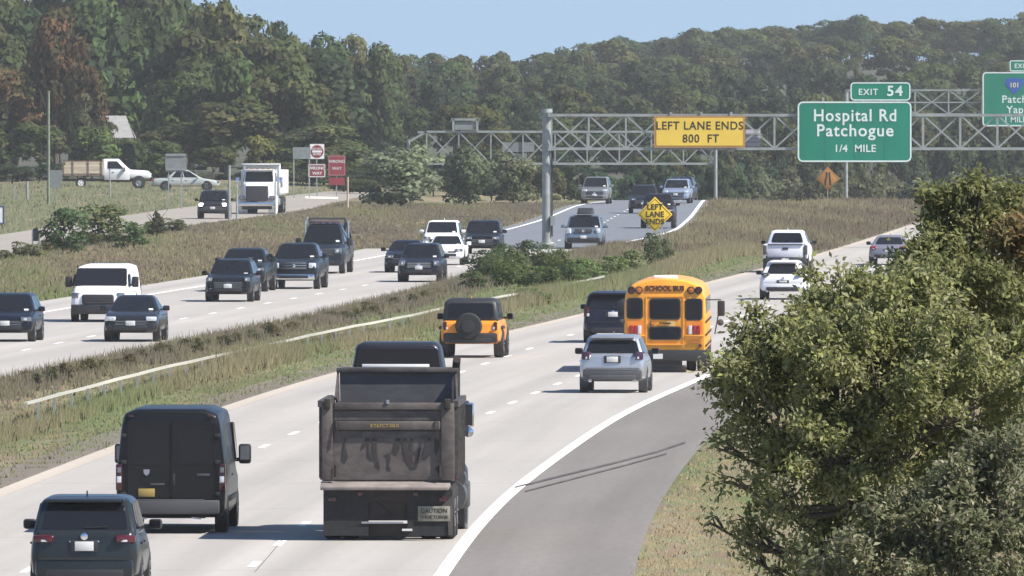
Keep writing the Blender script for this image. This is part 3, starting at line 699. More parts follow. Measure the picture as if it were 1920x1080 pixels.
        MB().box((0, -hl + .06, gc + .20), (W * .88, .22, .30)).build('rear_bumper', g('rbm', P), t, .06)
        MB().box((0, -hl - .04, gc + .11), (W * .70, .08, .15)).build('bumper_trim', TRIM, t, .02)
        pzz = g('plz', rz - .28)
        MB().box((0, -hl - .012, pzz), (.46, .02, .20)).build('plate_recess', PLASTIC, t, .01)
        MB().box((0, -hl - .028, pzz), (.31, .012, .155)).build('license_plate', g('plm', PLATE), t, .006)
        if g('badge', True): MB().lathe((0, -hl - .008, rz - .12), (0, -1, 0), [(.06, 0), (.06, .012), (.04, .02)], 14).build('badge', CHROME, t)
        if kind == 'suv':
            for s in (1, -1): MB().beam((s * W * .405, -hl + .01, gc + .42), (s * W * .40, -hl + .055, rz - .05), .014).build('tailgate_seam', PLASTIC, t)
            MB().beam((-W * .40, -hl - .045, gc + .37), (W * .40, -hl - .045, gc + .37), .016).build('tailgate_seam', PLASTIC, t)
            MB().box((0, rt - .07, H - .05), (wt * 1.75, .30, .05), rx=.12).build('spoiler', P, t, .02)
            MB().box((0, rt - .19, H - .07), (.28, .02, .025)).build('brake_light', DKRED, t)
            c0 = (Vector(r0[0]) + Vector(r0[1])) / 2; c1 = (Vector(r1[0]) + Vector(r1[1])) / 2; p0 = c0.lerp(c1, .26) + Vector((0, -.03, 0))
            MB().beam(p0, p0 + Vector((.36, 0, .02)), .02).build('wiper', PLASTIC, t)
            MB().box((0, -hl - .0, rz - .2), (.5, .03, .03)).build('chrome_strip', g('strip', CHROME), t, .01)
        if g('exh', True):
            for s in (1, -1): MB().lathe((s * W * .33, -hl - .05, gc + .03), (0, -1, 0), [(.045, -.1), (.045, .03), (.034, .03), (.034, -.05)], 12).build('exhaust', CHROME, t)
    if g('rails', False):
        for s in (1, -1):
            MB().beam((s * wt * .92, rt + .2, H + .03), (s * wt * .92, ft - .1, H + .03), .04, .05).build('roof_rail', g('railm', PLASTIC), t)
    if g('box', False): MB().loft([[(x, y, z) for x, z in ((-.42, H + .04), (.42, H + .04), (.36, H + zz_), (-.36, H + zz_))] for y, zz_ in ((rt + .1, .18), (rt + .4, .34), (ft - .5, .34), (ft + .1, .12))]).build('roof_box', PLASTIC, t, .05)
    c0 = (Vector(r1[0]) + Vector(r1[1])) / 2
    MB().prism([(-.012, rt + .35, H - .01), (-.012, rt + .52, H - .01), (-.012, rt + .37, H + .09)], (1, 0, 0), .024).build('antenna', P, t)
    # cabin seen through nothing but glass: wiper arms on the windscreen
    a0 = (Vector(r0[2]) + Vector(r0[3])) / 2; a1 = (Vector(r1[2]) + Vector(r1[3])) / 2
    for k in (-.35, .2):
        p0 = a0.lerp(a1, .10) + Vector((k, .03, .01)); MB().beam(p0, p0 + Vector((.42, -.03, .05)), .018).build('wiper', PLASTIC, t)
    panel('registration_sticker', PLATE, t, (r0[2], r0[3], r1[3], r1[2]), .80, .89, .14, .23, r=.01, off=.018, th_=.006)
    return t
def put(t, px, py, c, front=False, L=4.6, dh=0.0, over=.9, rz=None):
    """stand the end facing the camera on the road at a pixel, heading along the road curve"""
    p = gp(px, py); hd = heading(c, p.y) + dh
    dirv = Vector((math.sin(hd), math.cos(hd), 0))
    ctr = p + dirv * (L / 2 - over)
    ctr.z = th(ctr.x, ctr.y) + .032
    t.location = ctr; sl_ = (th(ctr.x + dirv.x * 1.4, ctr.y + dirv.y * 1.4) - th(ctr.x - dirv.x * 1.4, ctr.y - dirv.y * 1.4)) / 2.8
    t.rotation_euler = (math.atan(sl_) * (-1 if front else 1), 0, -hd + (math.pi if front else 0))
    return t
def make_van(label, col, L, W, H, black=False):
    t = thing('cargo_van', label, 'van'); P = paint('%.3f_%.3f_%.3f' % col, col, .15 if black else 0, .38)
    hl, hw, gc = L / 2, W / 2, .30
    VP = [(.88, 0), (.985, .07), (1.0, .22), (1.0, .42), (.97, .55), (.90, .86), (.85, .955), (.62, 1.0)]
    st = [ring(-hl, hw * .97, gc + .06, H - .06, VP), ring(-hl + .1, hw, gc, H, VP), ring(-1, hw, gc, H + .02, VP), ring(hl - 2.0, hw, gc, H, VP), ring(hl - 1.75, hw, gc, H - .10, VP)]
    nose = [(.88, 0), (.985, .15), (1.0, .4), (1.0, .7), (.96, .85), (.90, .93), (.85, .98), (.62, 1.0)]
    st += [ring(hl - .85, hw * .99, gc, 1.24, nose), ring(hl - .25, hw * .94, gc, 1.08, nose), ring(hl, hw * .82, gc + .04, .95, nose)]
    MB().loft(st).build('body', P, t, .035, 2)
    # windscreen lies on the slope between roof edge and cowl
    wq = ((hw * .80, hl - .88, 1.26), (-hw * .80, hl - .88, 1.26), (-hw * .74, hl - 1.73, H - .13), (hw * .74, hl - 1.73, H - .13))
    panel('windshield', GLASS, t, wq, -.08, 1.08, .02, .97, r=.1, off=.04, th_=.06)
    for s in (1, -1):
        q = [(s * hw * 1.0, hl - 2.0, 1.22), (s * hw * .985, hl - 1.05, 1.22), (s * hw * .93, hl - 1.62, H - .30), (s * hw * .915, hl - 2.0, H - .28)]
        if s < 0: q = [q[1], q[0], q[3], q[2]]
        panel('side_window', GLASS, t, q, .06, .94, .08, .94, r=.05, off=.03, th_=.05)
        MB().box((s * hw * 1.0, -.2, 1.05), (.03, .22, .04)).build('door_handle', PLASTIC, t, .008)
        MB().box((s * (hw + .16), hl - 1.55, 1.40), (.24, .14, .38)).build('mirror', PLASTIC, t, .05); mo = t.children[-1]
        MB().beam((s * hw * .95, hl - 1.5, 1.28), (s * (hw + .12), hl - 1.54, 1.30), .07).build('mirror_arm', PLASTIC, mo)
        MB().box((s * (hw + .16), hl - 1.625, 1.42), (.17, .008, .26)).build('mirror_glass', SMOKE, mo)
        MB().box((s * hw * 1.005, 0, .62), (.02, L * .5, .10)).build('side_trim', PLASTIC, t, .008)
    yf, yr = hl - 1.0, -hl + 1.15
    arches(t, (hw * .985, -hw * .985), (yf, yr), .36)
    for y in (yf, yr):
        for s in (1, -1): wheel(t, s * (hw - .12), y, .36, .24, s, GREYPL if black else ALLOY)
    MB().box((0, 0, gc + .05), (W * .6, L * .8, .16)).build('underbody', PLASTIC, t)
    # front
    MB().box((0, hl - .02, .80), (W * .56, .14, .36)).build('grille', PLASTIC, t, .09, 3); gq = t.children[-1]
    q = MB()
    for k in range(3): q.box((0, hl + .055, (.70 + .09 * k)), (W * .44, .012, .018))
    q.build('grille_bar', GREYPL, gq)
    for s in (1, -1): MB().box((s * W * .38, hl - .16, .93), (.28, .30, .22), rz=-s * .35).build('headlight', SMOKE, t, .05)
    MB().box((0, hl - .06, .45), (W * .92, .26, .34)).build('front_bumper', PLASTIC, t, .05)
    # rear doors
    yb = -hl
    for s in (1, -1):
        MB().prism([(x, yb + .005, z) for x, z in rrect(min(s * .02, s * hw * .80), max(s * .02, s * hw * .80), gc + .34, H - .22, .08)], (0, -1, 0), .022).build('rear_door', P, t, .008, 2, 0); dr = t.children[-1]
        MB().prism([(x, yb - .0185, z) for x, z in rrect(min(s * .10, s * hw * .72), max(s * .10, s * hw * .72), 1.30, H - .34, .07)], (0, -1, 0), .008).build('rear_window', GLASS, dr, smooth=0)
        tl = MB().box((s * hw * .945, yb + .03, 1.06), (.125, .14, .50)).build('taillight', DKRED, t, .02)
        MB().box((s * hw * .945, yb - .045, 1.02), (.085, .012, .12)).build('reverse_lamp', CLEAR, tl, .004)
        MB().box((s * hw * .945, yb - .045, 1.20), (.075, .012, .10)).build('turn_lamp', SMOKE, tl, .004)
        MB().box((s * hw * .72, yb - .02, H - .13), (.10, .03, .04)).build('marker_lamp', DKRED, t, .01)
        for z in (.75, 1.35, H - .5): MB().box((s * hw * .86, yb - .02, z), (.10, .04, .07)).build('hinge', PLASTIC, dr, .01)
    MB().box((.06, yb - .04, 1.02), (.05, .05, .22)).build('door_handle', PLASTIC, t, .015)
    MB().box((0, yb - .08, .50), (W * .90, .24, .26)).build('rear_bumper', GREYPL if black else PLASTIC, t, .03)
    MB().box((0, yb - .14, .63), (W * .62, .10, .035)).build('step', GREYPL, t, .01)
    MB().box((-W * .22, yb - .03, .77), (.31, .012, .155)).build('license_plate', YPLATE if black else PLATE, t, .005)
    MB().prism([(-W * .22 + x, yb - .03, 1.16 + z) for x, z in ((-.06, .05), (.06, .05), (.05, -.03), (0, -.07), (-.05, -.03))], (0, -1, 0), .012).build('badge', ALLOY, t)
    MB().box((W * .30, yb - .03, 1.11), (.24, .012, .045)).build('badge', GREYPL, t, .004)
    MB().box((-W * .12, yb - .03, .93), (.26, .012, .035)).build('badge', GREYPL, t, .004)
    q = MB(); q.beam((-.62, yb - .05, .30), (-.45, yb - .05, .28), .03); q.beam((.40, yb - .05, .30), (.58, yb - .05, .28), .03); q.build('tow_eye', ALLOY, t)
    return t
# ------------------------------------------------------------------ heavy vehicles
def steel_mat(name, col, dirt, lo=.2):
    m = mat(name, col, .6, .25, noise=.18, nscale=(2.5, 2.5, 2.5)); n = m.node_tree; b = n.nodes['Principled BSDF']
    t = n.nodes.new('ShaderNodeTexCoord'); mp = n.nodes.new('ShaderNodeMapping'); mp.inputs['Scale'].default_value = (1.6, 1.6, 3.2)
    z = n.nodes.new('ShaderNodeTexNoise'); z.inputs['Scale'].default_value = 2; z.inputs['Detail'].default_value = 6; z.inputs['Roughness'].default_value = .7
    rp = n.nodes.new('ShaderNodeValToRGB'); rp.color_ramp.elements[0].position = .42; rp.color_ramp.elements[1].position = .62
    mx = n.nodes.new('ShaderNodeMix'); mx.data_type = 'RGBA'; mx.inputs[7].default_value = (*dirt, 1)
    src = b.inputs['Base Color'].links[0].from_socket
    n.links.new(t.outputs['Object'], mp.inputs[0]); n.links.new(mp.outputs[0], z.inputs['Vector']); n.links.new(z.outputs['Fac'], rp.inputs[0])
    n.links.new(rp.outputs[0], mx.inputs[0]); n.links.new(src, mx.inputs[6]); n.links.new(mx.outputs[2], b.inputs['Base Color'])
    return m
BED = steel_mat('dusty_dark_steel', (.052, .045, .045), (.10, .090, .084))
BEDF = steel_mat('dusty_grey_steel', (.080, .066, .060), (.122, .105, .095))
INNER = steel_mat('worn_bed_inside', (.085, .084, .092), (.07, .068, .070))
LEDGE = mat('dusty_ledge', (.20, .17, .155), .85, noise=.3)
APRON = mat('rusty_black', (.030, .023, .020), .9, noise=.4)
SPLASH = mat('tar_splash', (.030, .027, .028), .85, noise=.3)
CABD = paint('dump_cab', (.022, .023, .032), .2, .4)

def dump_truck():
    t = thing('dump_truck', 'big dirty black dump truck seen from behind with stained tailgate', 'truck')
    W = 2.46; hw = W / 2; zb, zt = 1.10, 2.56; Lb = 4.9
    MB().box((0, Lb / 2, zb + .06), (W - .1, Lb, .12)).build('bed_floor', BED, t)
    for s in (1, -1):
        q = MB(); q.loft([[(s * (hw - .05), y, zb), (s * hw, y, zb), (s * hw, y, zt + .02), (s * (hw - .05), y, zt + .02)] for y in (.02, Lb)])
        o = q.build('bed_side', BED, t)
        q = MB()
        for k in range(7): q.box((s * (hw + .035), .4 + k * .68, (zb + zt) / 2), (.07, .09, zt - zb - .1))
        q.box((s * (hw + .03), Lb / 2, zt - .02), (.10, Lb, .12)); q.build('rib', BED, o)
    # tailgate: frame, recessed panel, two cross ribs, tar splashes, sticker
    tgz0, tgz1 = zb + .02, zt
    tgp = MB().box((0, -.01, (tgz0 + tgz1) / 2), (W - .06, .05, tgz1 - tgz0 - .02)).build('tailgate', BEDF, t)
    for x, wd in ((-hw + .10, .20), (hw - .12, .24)): MB().box((x, -.075, (tgz0 + tgz1) / 2), (wd, .08, tgz1 - tgz0)).build('frame_post', BEDF, tgp, .015)
    q = MB(); q.box((0, -.07, tgz1 - .06), (W - .46, .10, .13)); q.build('top_rail', BEDF, tgp, .02)
    MB().box((0, -.075, tgz1 - .42), (W - .50, .10, .17)).build('cross_rib', BEDF, tgp, .03)
    q = MB(); q.box((0, -.05, tgz1 - .235), (W - .46, .03, .17)); q.box((0, -.05, tgz1 - .59), (W - .46, .03, .13)); q.build('recess', BED, tgp)
    rnd = random.Random(3); q = MB()
    shapes = [(-.86, [(0, 0), (.06, .34), (.12, .40), (.06, .18), (.12, .02), (.07, -.05)]), (-.50, [(0, .12), (.14, .42), (.17, .40), (.15, .1), (.22, -.02), (.13, .02), (.12, .2)]),
              (-.30, [(0, .3), (.05, .42), (.10, .40), (.09, .12), (.15, -.14), (.08, -.08), (.02, .1)]), (-.06, [(0, .06), (.10, .07), (.11, .0), (.08, -.1), (.12, -.16), (.05, -.14), (.06, .03)]),
              (.08, [(0, .10), (.12, .42), (.16, .36), (.14, .14), (.08, .05)]), (.27, [(0, .22), (.04, .3), (.13, .1), (.16, .42), (.20, .42), (.19, -.02), (.28, -.12), (.18, -.14), (.04, .0)]),
              (.48, [(0, .1), (.08, .12), (.14, .16), (.10, .02), (.06, -.06), (.04, .06)]), (.62, [(0, .02), (.16, .38), (.18, .36), (.17, .05), (.10, .0)]),
              (.88, [(0, -.12), (.14, -.10), (.09, -.18), (.05, -.2)]), (1.0, [(0, .10), (.10, .2), (.22, .16), (.12, .13), (.02, .05)]), (.86, [(0, .3), (.06, .36), (.10, .2), (.04, .04), (.0, .1)])]
    for x0, pl in shapes: MB().prism([(x0 + x, -.036, zb + .42 + z * 1.35) for x, z in pl], (0, -1, 0), .012).build('tar_splash', SPLASH, tgp, smooth=0)
    text_obj('KT67CT-06X', .085, YPLATE, tgp, on_face(-.06, -.130, tgz1 - .425), 'sticker_lettering', .003, .002, 1.15)
    for x in (-hw + .1, hw - .12): MB().box((x, -.13, zt - .02), (.12, .10, .2)).build('hinge', APRON, tgp, .02)
    MB().box((.0, -.12, zt + .02), (.05, .06, .07)).build('latch', ALLOY, tgp)
    # spill ledge and dark apron under the gate
    q = MB(); q.loft([[(-hw - .02, -.02, zb), (-hw - .02, -.30, zb - .10), (-hw - .02, -.30, zb - .16), (-hw - .02, 0, zb - .10)], [(hw - .06, -.02, zb), (hw - .10, -.30, zb - .10), (hw - .10, -.30, zb - .16), (hw - .06, 0, zb - .10)]])
    q.build('ledge', LEDGE, t, .01)
    MB().box((0, -.06, zb - .24), (W - .12, .10, .26)).build('apron', APRON, t)
    q = MB(); q.add([(hw - .30, -.14, zb - .52), (hw - .02, -.14, zb - .25), (hw - .02, -.14, zb - 1.0), (hw - .10, -.14, zb - 1.0), (hw - .12, -.14, zb - .55)], [(0, 1, 2, 3, 4)]); q.add([(hw - .30, -.10, zb - .52), (hw - .02, -.10, zb - .25), (hw - .02, -.10, zb - 1.0), (hw - .10, -.10, zb - 1.0), (hw - .12, -.10, zb - .55)], [(4, 3, 2, 1, 0)])
    q.build('gusset', BEDF, t)
    for s in (1, -1): MB().box((s * .78, -.10, .52), (.84, .025, .86)).build('mud_flap', RUBBER, t)
    MB().box((0, .1, .62), (.8, .25, .5)).build('chassis_end', APRON, t)
    MB().box((-.10, -.12, .335), (.78, .03, .035)).build('step_bar', ALLOY, t)
    MB().box((-.02, .1, .20), (.9, .2, .22)).build('axle', APRON, t)
    MB().box((.36, -.13, .20), (.19, .03, .04)).build('license_plate', PLATE, t)
    q = MB(); q.box((hw - .37, -.13, zb - .60), (.60, .03, .28)); pl = q.build('notice_plate', mat('dusty_notice', (.21, .20, .16), .75, noise=.4, nscale=(5, 5, 5)), t, .006)
    text_obj('CAUTION', .11, APRON, pl, on_face(hw - .37, -.147, zb - .545), 'lettering', .002, .001)
    text_obj('WIDE TURNS', .085, APRON, pl, on_face(hw - .37, -.147, zb - .665), 'lettering', .002, .001)
    for s in (1, -1): MB().box((s * (hw - .2), -.13, zb - .33), (.16, .04, .09)).build('taillight', DKRED, t, .015)
    for s in (1, -1):
        q = MB()
        for k in range(9): q.box((s * (hw - .30) + .006 * (-1) ** k, -.15 - .004 * k, zt - .30 - .045 * k), (.022, .022, .055))
        q.build('tailgate_chain', APRON, tgp)
        MB().bar((s * (hw - .26), -.12, zb + .08), (s * (hw - .26), -.12, zb + .30), .03).build('gate_pin', APRON, tgp)
        MB().lathe((s * .52, -.09, zb - .22), (0, -1, 0), [(.055, 0), (.05, .05), (.01, .06)], 12).build('reflector', DKRED, t)
        MB().box((s * (hw + .02), .3, zb + .05), (.05, .12, .06)).build('marker_lamp', DKRED, t)
    MB().bar((-.25, -.02, .75), (.1, -.02, .45), .025).build('air_hose', RUBBER, t)
    # wheels, tanks, fenders
    for y in (.95, 2.35):
        for s in (1, -1):
            wheel(t, s * (hw - .16), y, .50, .30, s); wheel(t, s * (hw - .50), y, .50, .30, s)
    for s in (1, -1): wheel(t, s * (hw - .18), 7.35, .52, .32, s)
    MB().box((0, 4.2, .85), (.9, 8.2, .28)).build('chassis', APRON, t)
    MB().lathe((hw - .22, 4.3, .72), (0, 1, 0), [(.02, -.6), (.33, -.6), (.33, .6), (.02, .6)], 20).build('fuel_tank', GREYPL, t)
    MB().lathe((hw - .10, 4.3, 1.05), (0, 1, 0), [(.02, -.4), (.20, -.4), (.20, .4), (.02, .4)], 16).build('air_tank', GREYPL, t)
    MB().box((hw - .02, 5.6, .70), (.28, 1.1, .5)).build('step_box', GREYPL, t, .04)
    # headboard and cab shield
    q = MB(); q.loft([[(-1.06, Lb, zb), (1.02, Lb, zb), (1.02, Lb + .06, zb), (-1.06, Lb + .06, zb)], [(-1.09, Lb + .02, 3.05), (1.09, Lb + .02, 3.05), (1.09, Lb + .08, 3.05), (-1.09, Lb + .08, 3.05)]])
    q.build('headboard', INNER, t)
    q = MB(); q.box((0, Lb + .02, 3.07), (2.3, .16, .09)); q.box((0, Lb + .45, 3.09), (2.2, .9, .05)); q.build('cab_shield', BED, t, .015)
    for s in (1, -1): q = MB().prism([(s * 1.08, Lb - .02, zt - .25), (s * 1.13, Lb - .5, zt), (s * 1.10, Lb - .02, 3.03)], (s, 0, 0), .04).build('shield_gusset', BED, t, smooth=0)
    q = MB(); q.bar((hw - .12, Lb + .30, 1.5), (hw - .12, Lb + .30, 3.15), .075, n=12); q.bar((hw - .12, Lb + .30, 3.15), (hw - .10, Lb + .05, 3.28), .075, n=12); q.build('exhaust_stack', APRON, t)
    # cab
    c0 = Lb + .95; CX = -.02
    q = MB(); prof = [(-1.0, .9), (-1.0, 2.35), (-.93, 2.75), (-.80, 3.50), (-.70, 3.58), (.70, 3.58), (.80, 3.50), (.93, 2.75), (1.0, 2.35), (1.0, .9)]
    q.loft([[(CX + x * k, y, z if z < 3.4 else z + dz) for x, z in prof] for y, k, dz in ((c0, .97, -.04), (c0 + .15, 1, 0), (c0 + 1.35, 1, 0), (c0 + 1.75, .97, -.35))]); q.build('cab', CABD, t, .05)
    panel('rear_window', GLASS, t, ((CX - .82, c0 - .01, 2.86), (CX + .82, c0 - .01, 2.86), (CX + .76, c0 - .01, 3.46), (CX - .76, c0 - .01, 3.46)), 0, 1, .32, 1, r=.06)
    MB().box((CX - .04, c0 - .04, 3.13), (1.28, .05, .075)).build('bright_rail', WHITE, t, .01)
    panel('windshield', GLASS, t, ((CX + .85, c0 + 1.79, 2.5), (CX - .85, c0 + 1.79, 2.5), (CX - .74, c0 + 1.79, 3.12), (CX + .74, c0 + 1.79, 3.12)), 0, 1, 0, 1, r=.06)
    MB().loft([ring(c0 + 1.7, .95, 1.0, 2.35), ring(c0 + 2.8, .92, 1.0, 2.2), ring(c0 + 3.3, .85, 1.0, 2.0)]).build('hood', CABD, t, .08)
    MB().box((0, c0 + 3.35, .75), (2.4, .3, .4)).build('front_bumper', CHROME, t, .05)
    MB().box((0, c0 + 3.3, 1.5), (1.1, .12, .8)).build('grille', CHROME, t, .05)
    for s in (1, -1): MB().box((s * .95, c0 + 3.1, 1.25), (.4, .5, .3)).build('headlight', CLEAR, t, .05); MB().lathe((s * 1.0, 7.35, .55), (s, 0, 0), [(.66, -.3), (.68, .22), (.6, .26), (.02, .26)], 20).build('fender', CABD, t)
    for s in (1, -1):
        x = CX + s * (1.30 if s > 0 else 1.24); y = c0 + 1.5
        mo = MB().box((x, y, 2.17), (.20, .12, .46)).build('mirror', CHROME, t, .03)
        MB().box((x, y - .066, 2.17), (.15, .01, .40)).build('mirror_glass', PLASTIC, mo)
        MB().lathe((x, y, 1.84), (0, -1, 0), [(.085, -.05), (.10, .03), (.02, .06)], 14).build('convex_mirror', CHROME, mo)
        q = MB()
        for z in (2.42, 1.94): q.bar((CX + s * .95, y, z), (x, y, z), .022)
        q.bar((x, y + .02, 2.42), (x, y + .02, 1.8), .02); q.build('mirror_arm', CHROME, mo)
    return t

BUSY = paint('school_bus', (.84, .36, .045), 0, .38)
def school_bus():
    t = thing('school_bus', 'orange yellow school bus with a white roof hatch, seen from behind', 'bus')
    L, W, H = 10.6, 2.38, 2.74; hw, hl = W / 2, L / 2; zf = .62
    prof = [(hw * .96, zf), (hw, zf + .05), (hw, 1.6), (hw * .985, 2.20), (hw * .93, 2.42), (hw * .80, 2.56), (hw * .55, 2.67), (hw * .25, 2.73), (0, H)]
    full = prof + [(-x, z) for x, z in prof[:-1][::-1]]
    q = MB(); q.loft([[(x * k, y, zf + (z - zf) * kz) for x, z in full] for y, k, kz in ((-hl, .975, .985), (-hl + .12, 1, 1), (hl - 1.9, 1, 1), (hl - 1.75, .97, .98))]); q.build('body', BUSY, t, .02, 2, 35)
    yb = -hl
    # rear face
    DARKY = mat('dark_orange_header', (.55, .19, .02), .5)  # darker orange than the bus body
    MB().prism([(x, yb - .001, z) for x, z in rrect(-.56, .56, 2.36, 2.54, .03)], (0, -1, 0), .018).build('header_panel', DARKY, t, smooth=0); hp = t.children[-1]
    text_obj('SCHOOL BUS', .20, BLACK, hp, on_face(0, yb - .024, 2.45), ext=.004, bold=.006, space=1.02, sx=.92)
    for x, m in ((-.98, REDL), (-.76, AMBER), (.76, AMBER), (.98, REDL)):
        MB().lathe((x, yb - .01, 2.40), (0, -1, 0), [(.115, 0), (.115, .03), (.10, .03)], 18).build('warning_lamp', PLASTIC, t)
        MB().lathe((x, yb - .03, 2.40), (0, -1, 0), [(.085, 0), (.08, .025), (.03, .04)], 16).build('lens', DKRED if m is REDL else mat('dull_amber', (.42, .12, .02), .3), t.children[-1])
    for nm, x0, x1, z0, z1 in (('rear_window', -1.08, -.68, 1.60, 2.14), ('rear_window', -.42, .42, 1.58, 2.12), ('rear_window', .62, 1.06, 1.56, 2.12)):
        fr = plate(x0 - .04, x1 + .04, z0 - .04, z1 + .04, yb - .02, .10, .03).build('window_frame', PLASTIC, t, smooth=0)
        plate(x0, x1, z0, z1, yb - .026, .08, .01).build(nm, GLASS, fr, smooth=0)
    fr = plate(-.48, .48, .95, 1.34, yb - .035, .09, .03).build('window_frame', PLASTIC, t, smooth=0)
    plate(-.43, .43, .99, 1.30, yb - .041, .07, .01).build('door_window', GLASS, fr, smooth=0)
    dr = ringplate(-.56, .56, .80, 2.24, yb - .022, .05, .035, .03).build('emergency_door', BUSY, t, smooth=0)
    MB().box((0, yb - .04, 1.44), (.34, .05, .04)).build('door_handle', PLASTIC, dr, .01)
    MB().box((-.42, yb - .035, 1.42), (.05, .04, .14)).build('hinge', GREYPL, dr); MB().box((-.30, yb - .035, 1.46), (.10, .03, .05)).build('latch', DARKY, dr)
    for s in (1, -1):
        plate(min(s * .62, s * 1.10), max(s * .62, s * 1.10), 1.10, 1.50, yb - .02, .03, .03).build('lamp_panel', mat('lamp_panel_orange', (.70, .22, .025), .5), t, smooth=0); lp = t.children[-1]
        for k, m in enumerate((REDL, REDL, CLEAR)): MB().box((s * (.98 - .12 * k), yb - .035, 1.24), (.10, .04, .26)).build('taillight', m, lp, .01)
        MB().box((s * .86, yb - .03, 1.075), (.54, .06, .045)).build('rub_rail', BUSY, t, .01)
        MB().box((s * .88, yb - .03, .90), (.36, .03, .05)).build('lettering_strip', mat('rusty_orange', (.42, .15, .03), .6), t)
        MB().lathe((s * 1.03, yb - .02, .78), (0, -1, 0), [(.05, 0), (.045, .03), (.01, .035)], 12).build('reflector', DKRED, t)
    plate(-.34, -.06, 1.02 - .62, 1.17 - .62, yb - .19, .01, .012).build('license_plate', PLATE, t)
    plate(.05, .30, 1.35, 1.5, yb - .03, .02, .012).build('small_notice', mat('pale_orange_decal', (.62, .40, .15), .6), t)
    MB().box((0, yb - .06, .50), (W * .99, .22, .32)).build('rear_bumper', PLASTIC, t, .03)
    MB().box((.05, yb + .2, .28), (.9, .3, .16)).build('tow_hook', PLASTIC, t)
    # sides
    for s in (1, -1):
        for k in range(10):
            y0 = yb + .55 + k * .82
            MB().prism([(s * (hw * .985 - .005 + .008), y, z) for y, z in rrect(y0, y0 + .66, 1.58, 2.16, .06)], (s, 0, 0), .012).build('side_window', GLASS, t, smooth=0)
        q = MB()
        for z in (.78, 1.10, 1.48): q.box((s * (hw + .01), -.9, z), (.03, L - 1.9, .06))
        q.build('rub_rail', PLASTIC, t)
        mo = MB().box((s * (hw + .30), hl - 1.0, 1.72), (.22, .12, .46)).build('mirror', PLASTIC, t, .04)
        q = MB(); q.bar((s * hw * .9, hl - 1.0, 1.98), (s * (hw + .3), hl - 1.0, 1.98), .02); q.bar((s * (hw + .28), hl - 1.0, 1.9), (s * (hw + .10), hl - .2, .95), .02); q.build('mirror_arm', GREYPL, mo)
        MB().lathe((s * (hw + .28), hl - 1.0, 1.30), (0, -1, 0), [(.10, -.05), (.10, .03), (.02, .06)], 14).build('convex_mirror', GREYPL, mo)
        for y in (yb + 2.6, hl - .75):
            wheel(t, s * (hw - .15), y, .46, .28, s)
            if y < 0: wheel(t, s * (hw - .46), y, .46, .28, s)
    arches(t, (hw * .99, -hw * .99), (yb + 2.6,), .5)
    plate_h = MB().box((0, yb + .9, H + .02), (.72, .62, .13)).build('roof_hatch', WHITE, t, .04)
    MB().loft([ring(hl - 1.75, hw * .9, .6, 1.62), ring(hl - .6, hw * .84, .6, 1.5), ring(hl, hw * .76, .6, 1.3)]).build('hood', BUSY, t, .06)
    panel('windshield', GLASS, t, ((hw * .9, hl - 1.74, 1.65), (-hw * .9, hl - 1.74, 1.65), (-hw * .85, hl - 1.74, 2.3), (hw * .85, hl - 1.74, 2.3)), .03, .97, 0, 1)
    MB().box((0, hl, .6), (W * .95, .2, .3)).build('front_bumper', PLASTIC, t, .03)
    MB().box((0, hl + .0, 1.0), (1.1, .08, .4)).build('grille', PLASTIC, t, .03)
    for s in (1, -1): MB().lathe((s * .72, hl + .0, 1.0), (0, 1, 0), [(.12, 0), (.1, .05), (.02, .06)], 16).build('headlight', CLEAR, t)
    MB().box((0, 0, .55), (1.0, L - 1, .2)).build('chassis', PLASTIC, t)
    return t

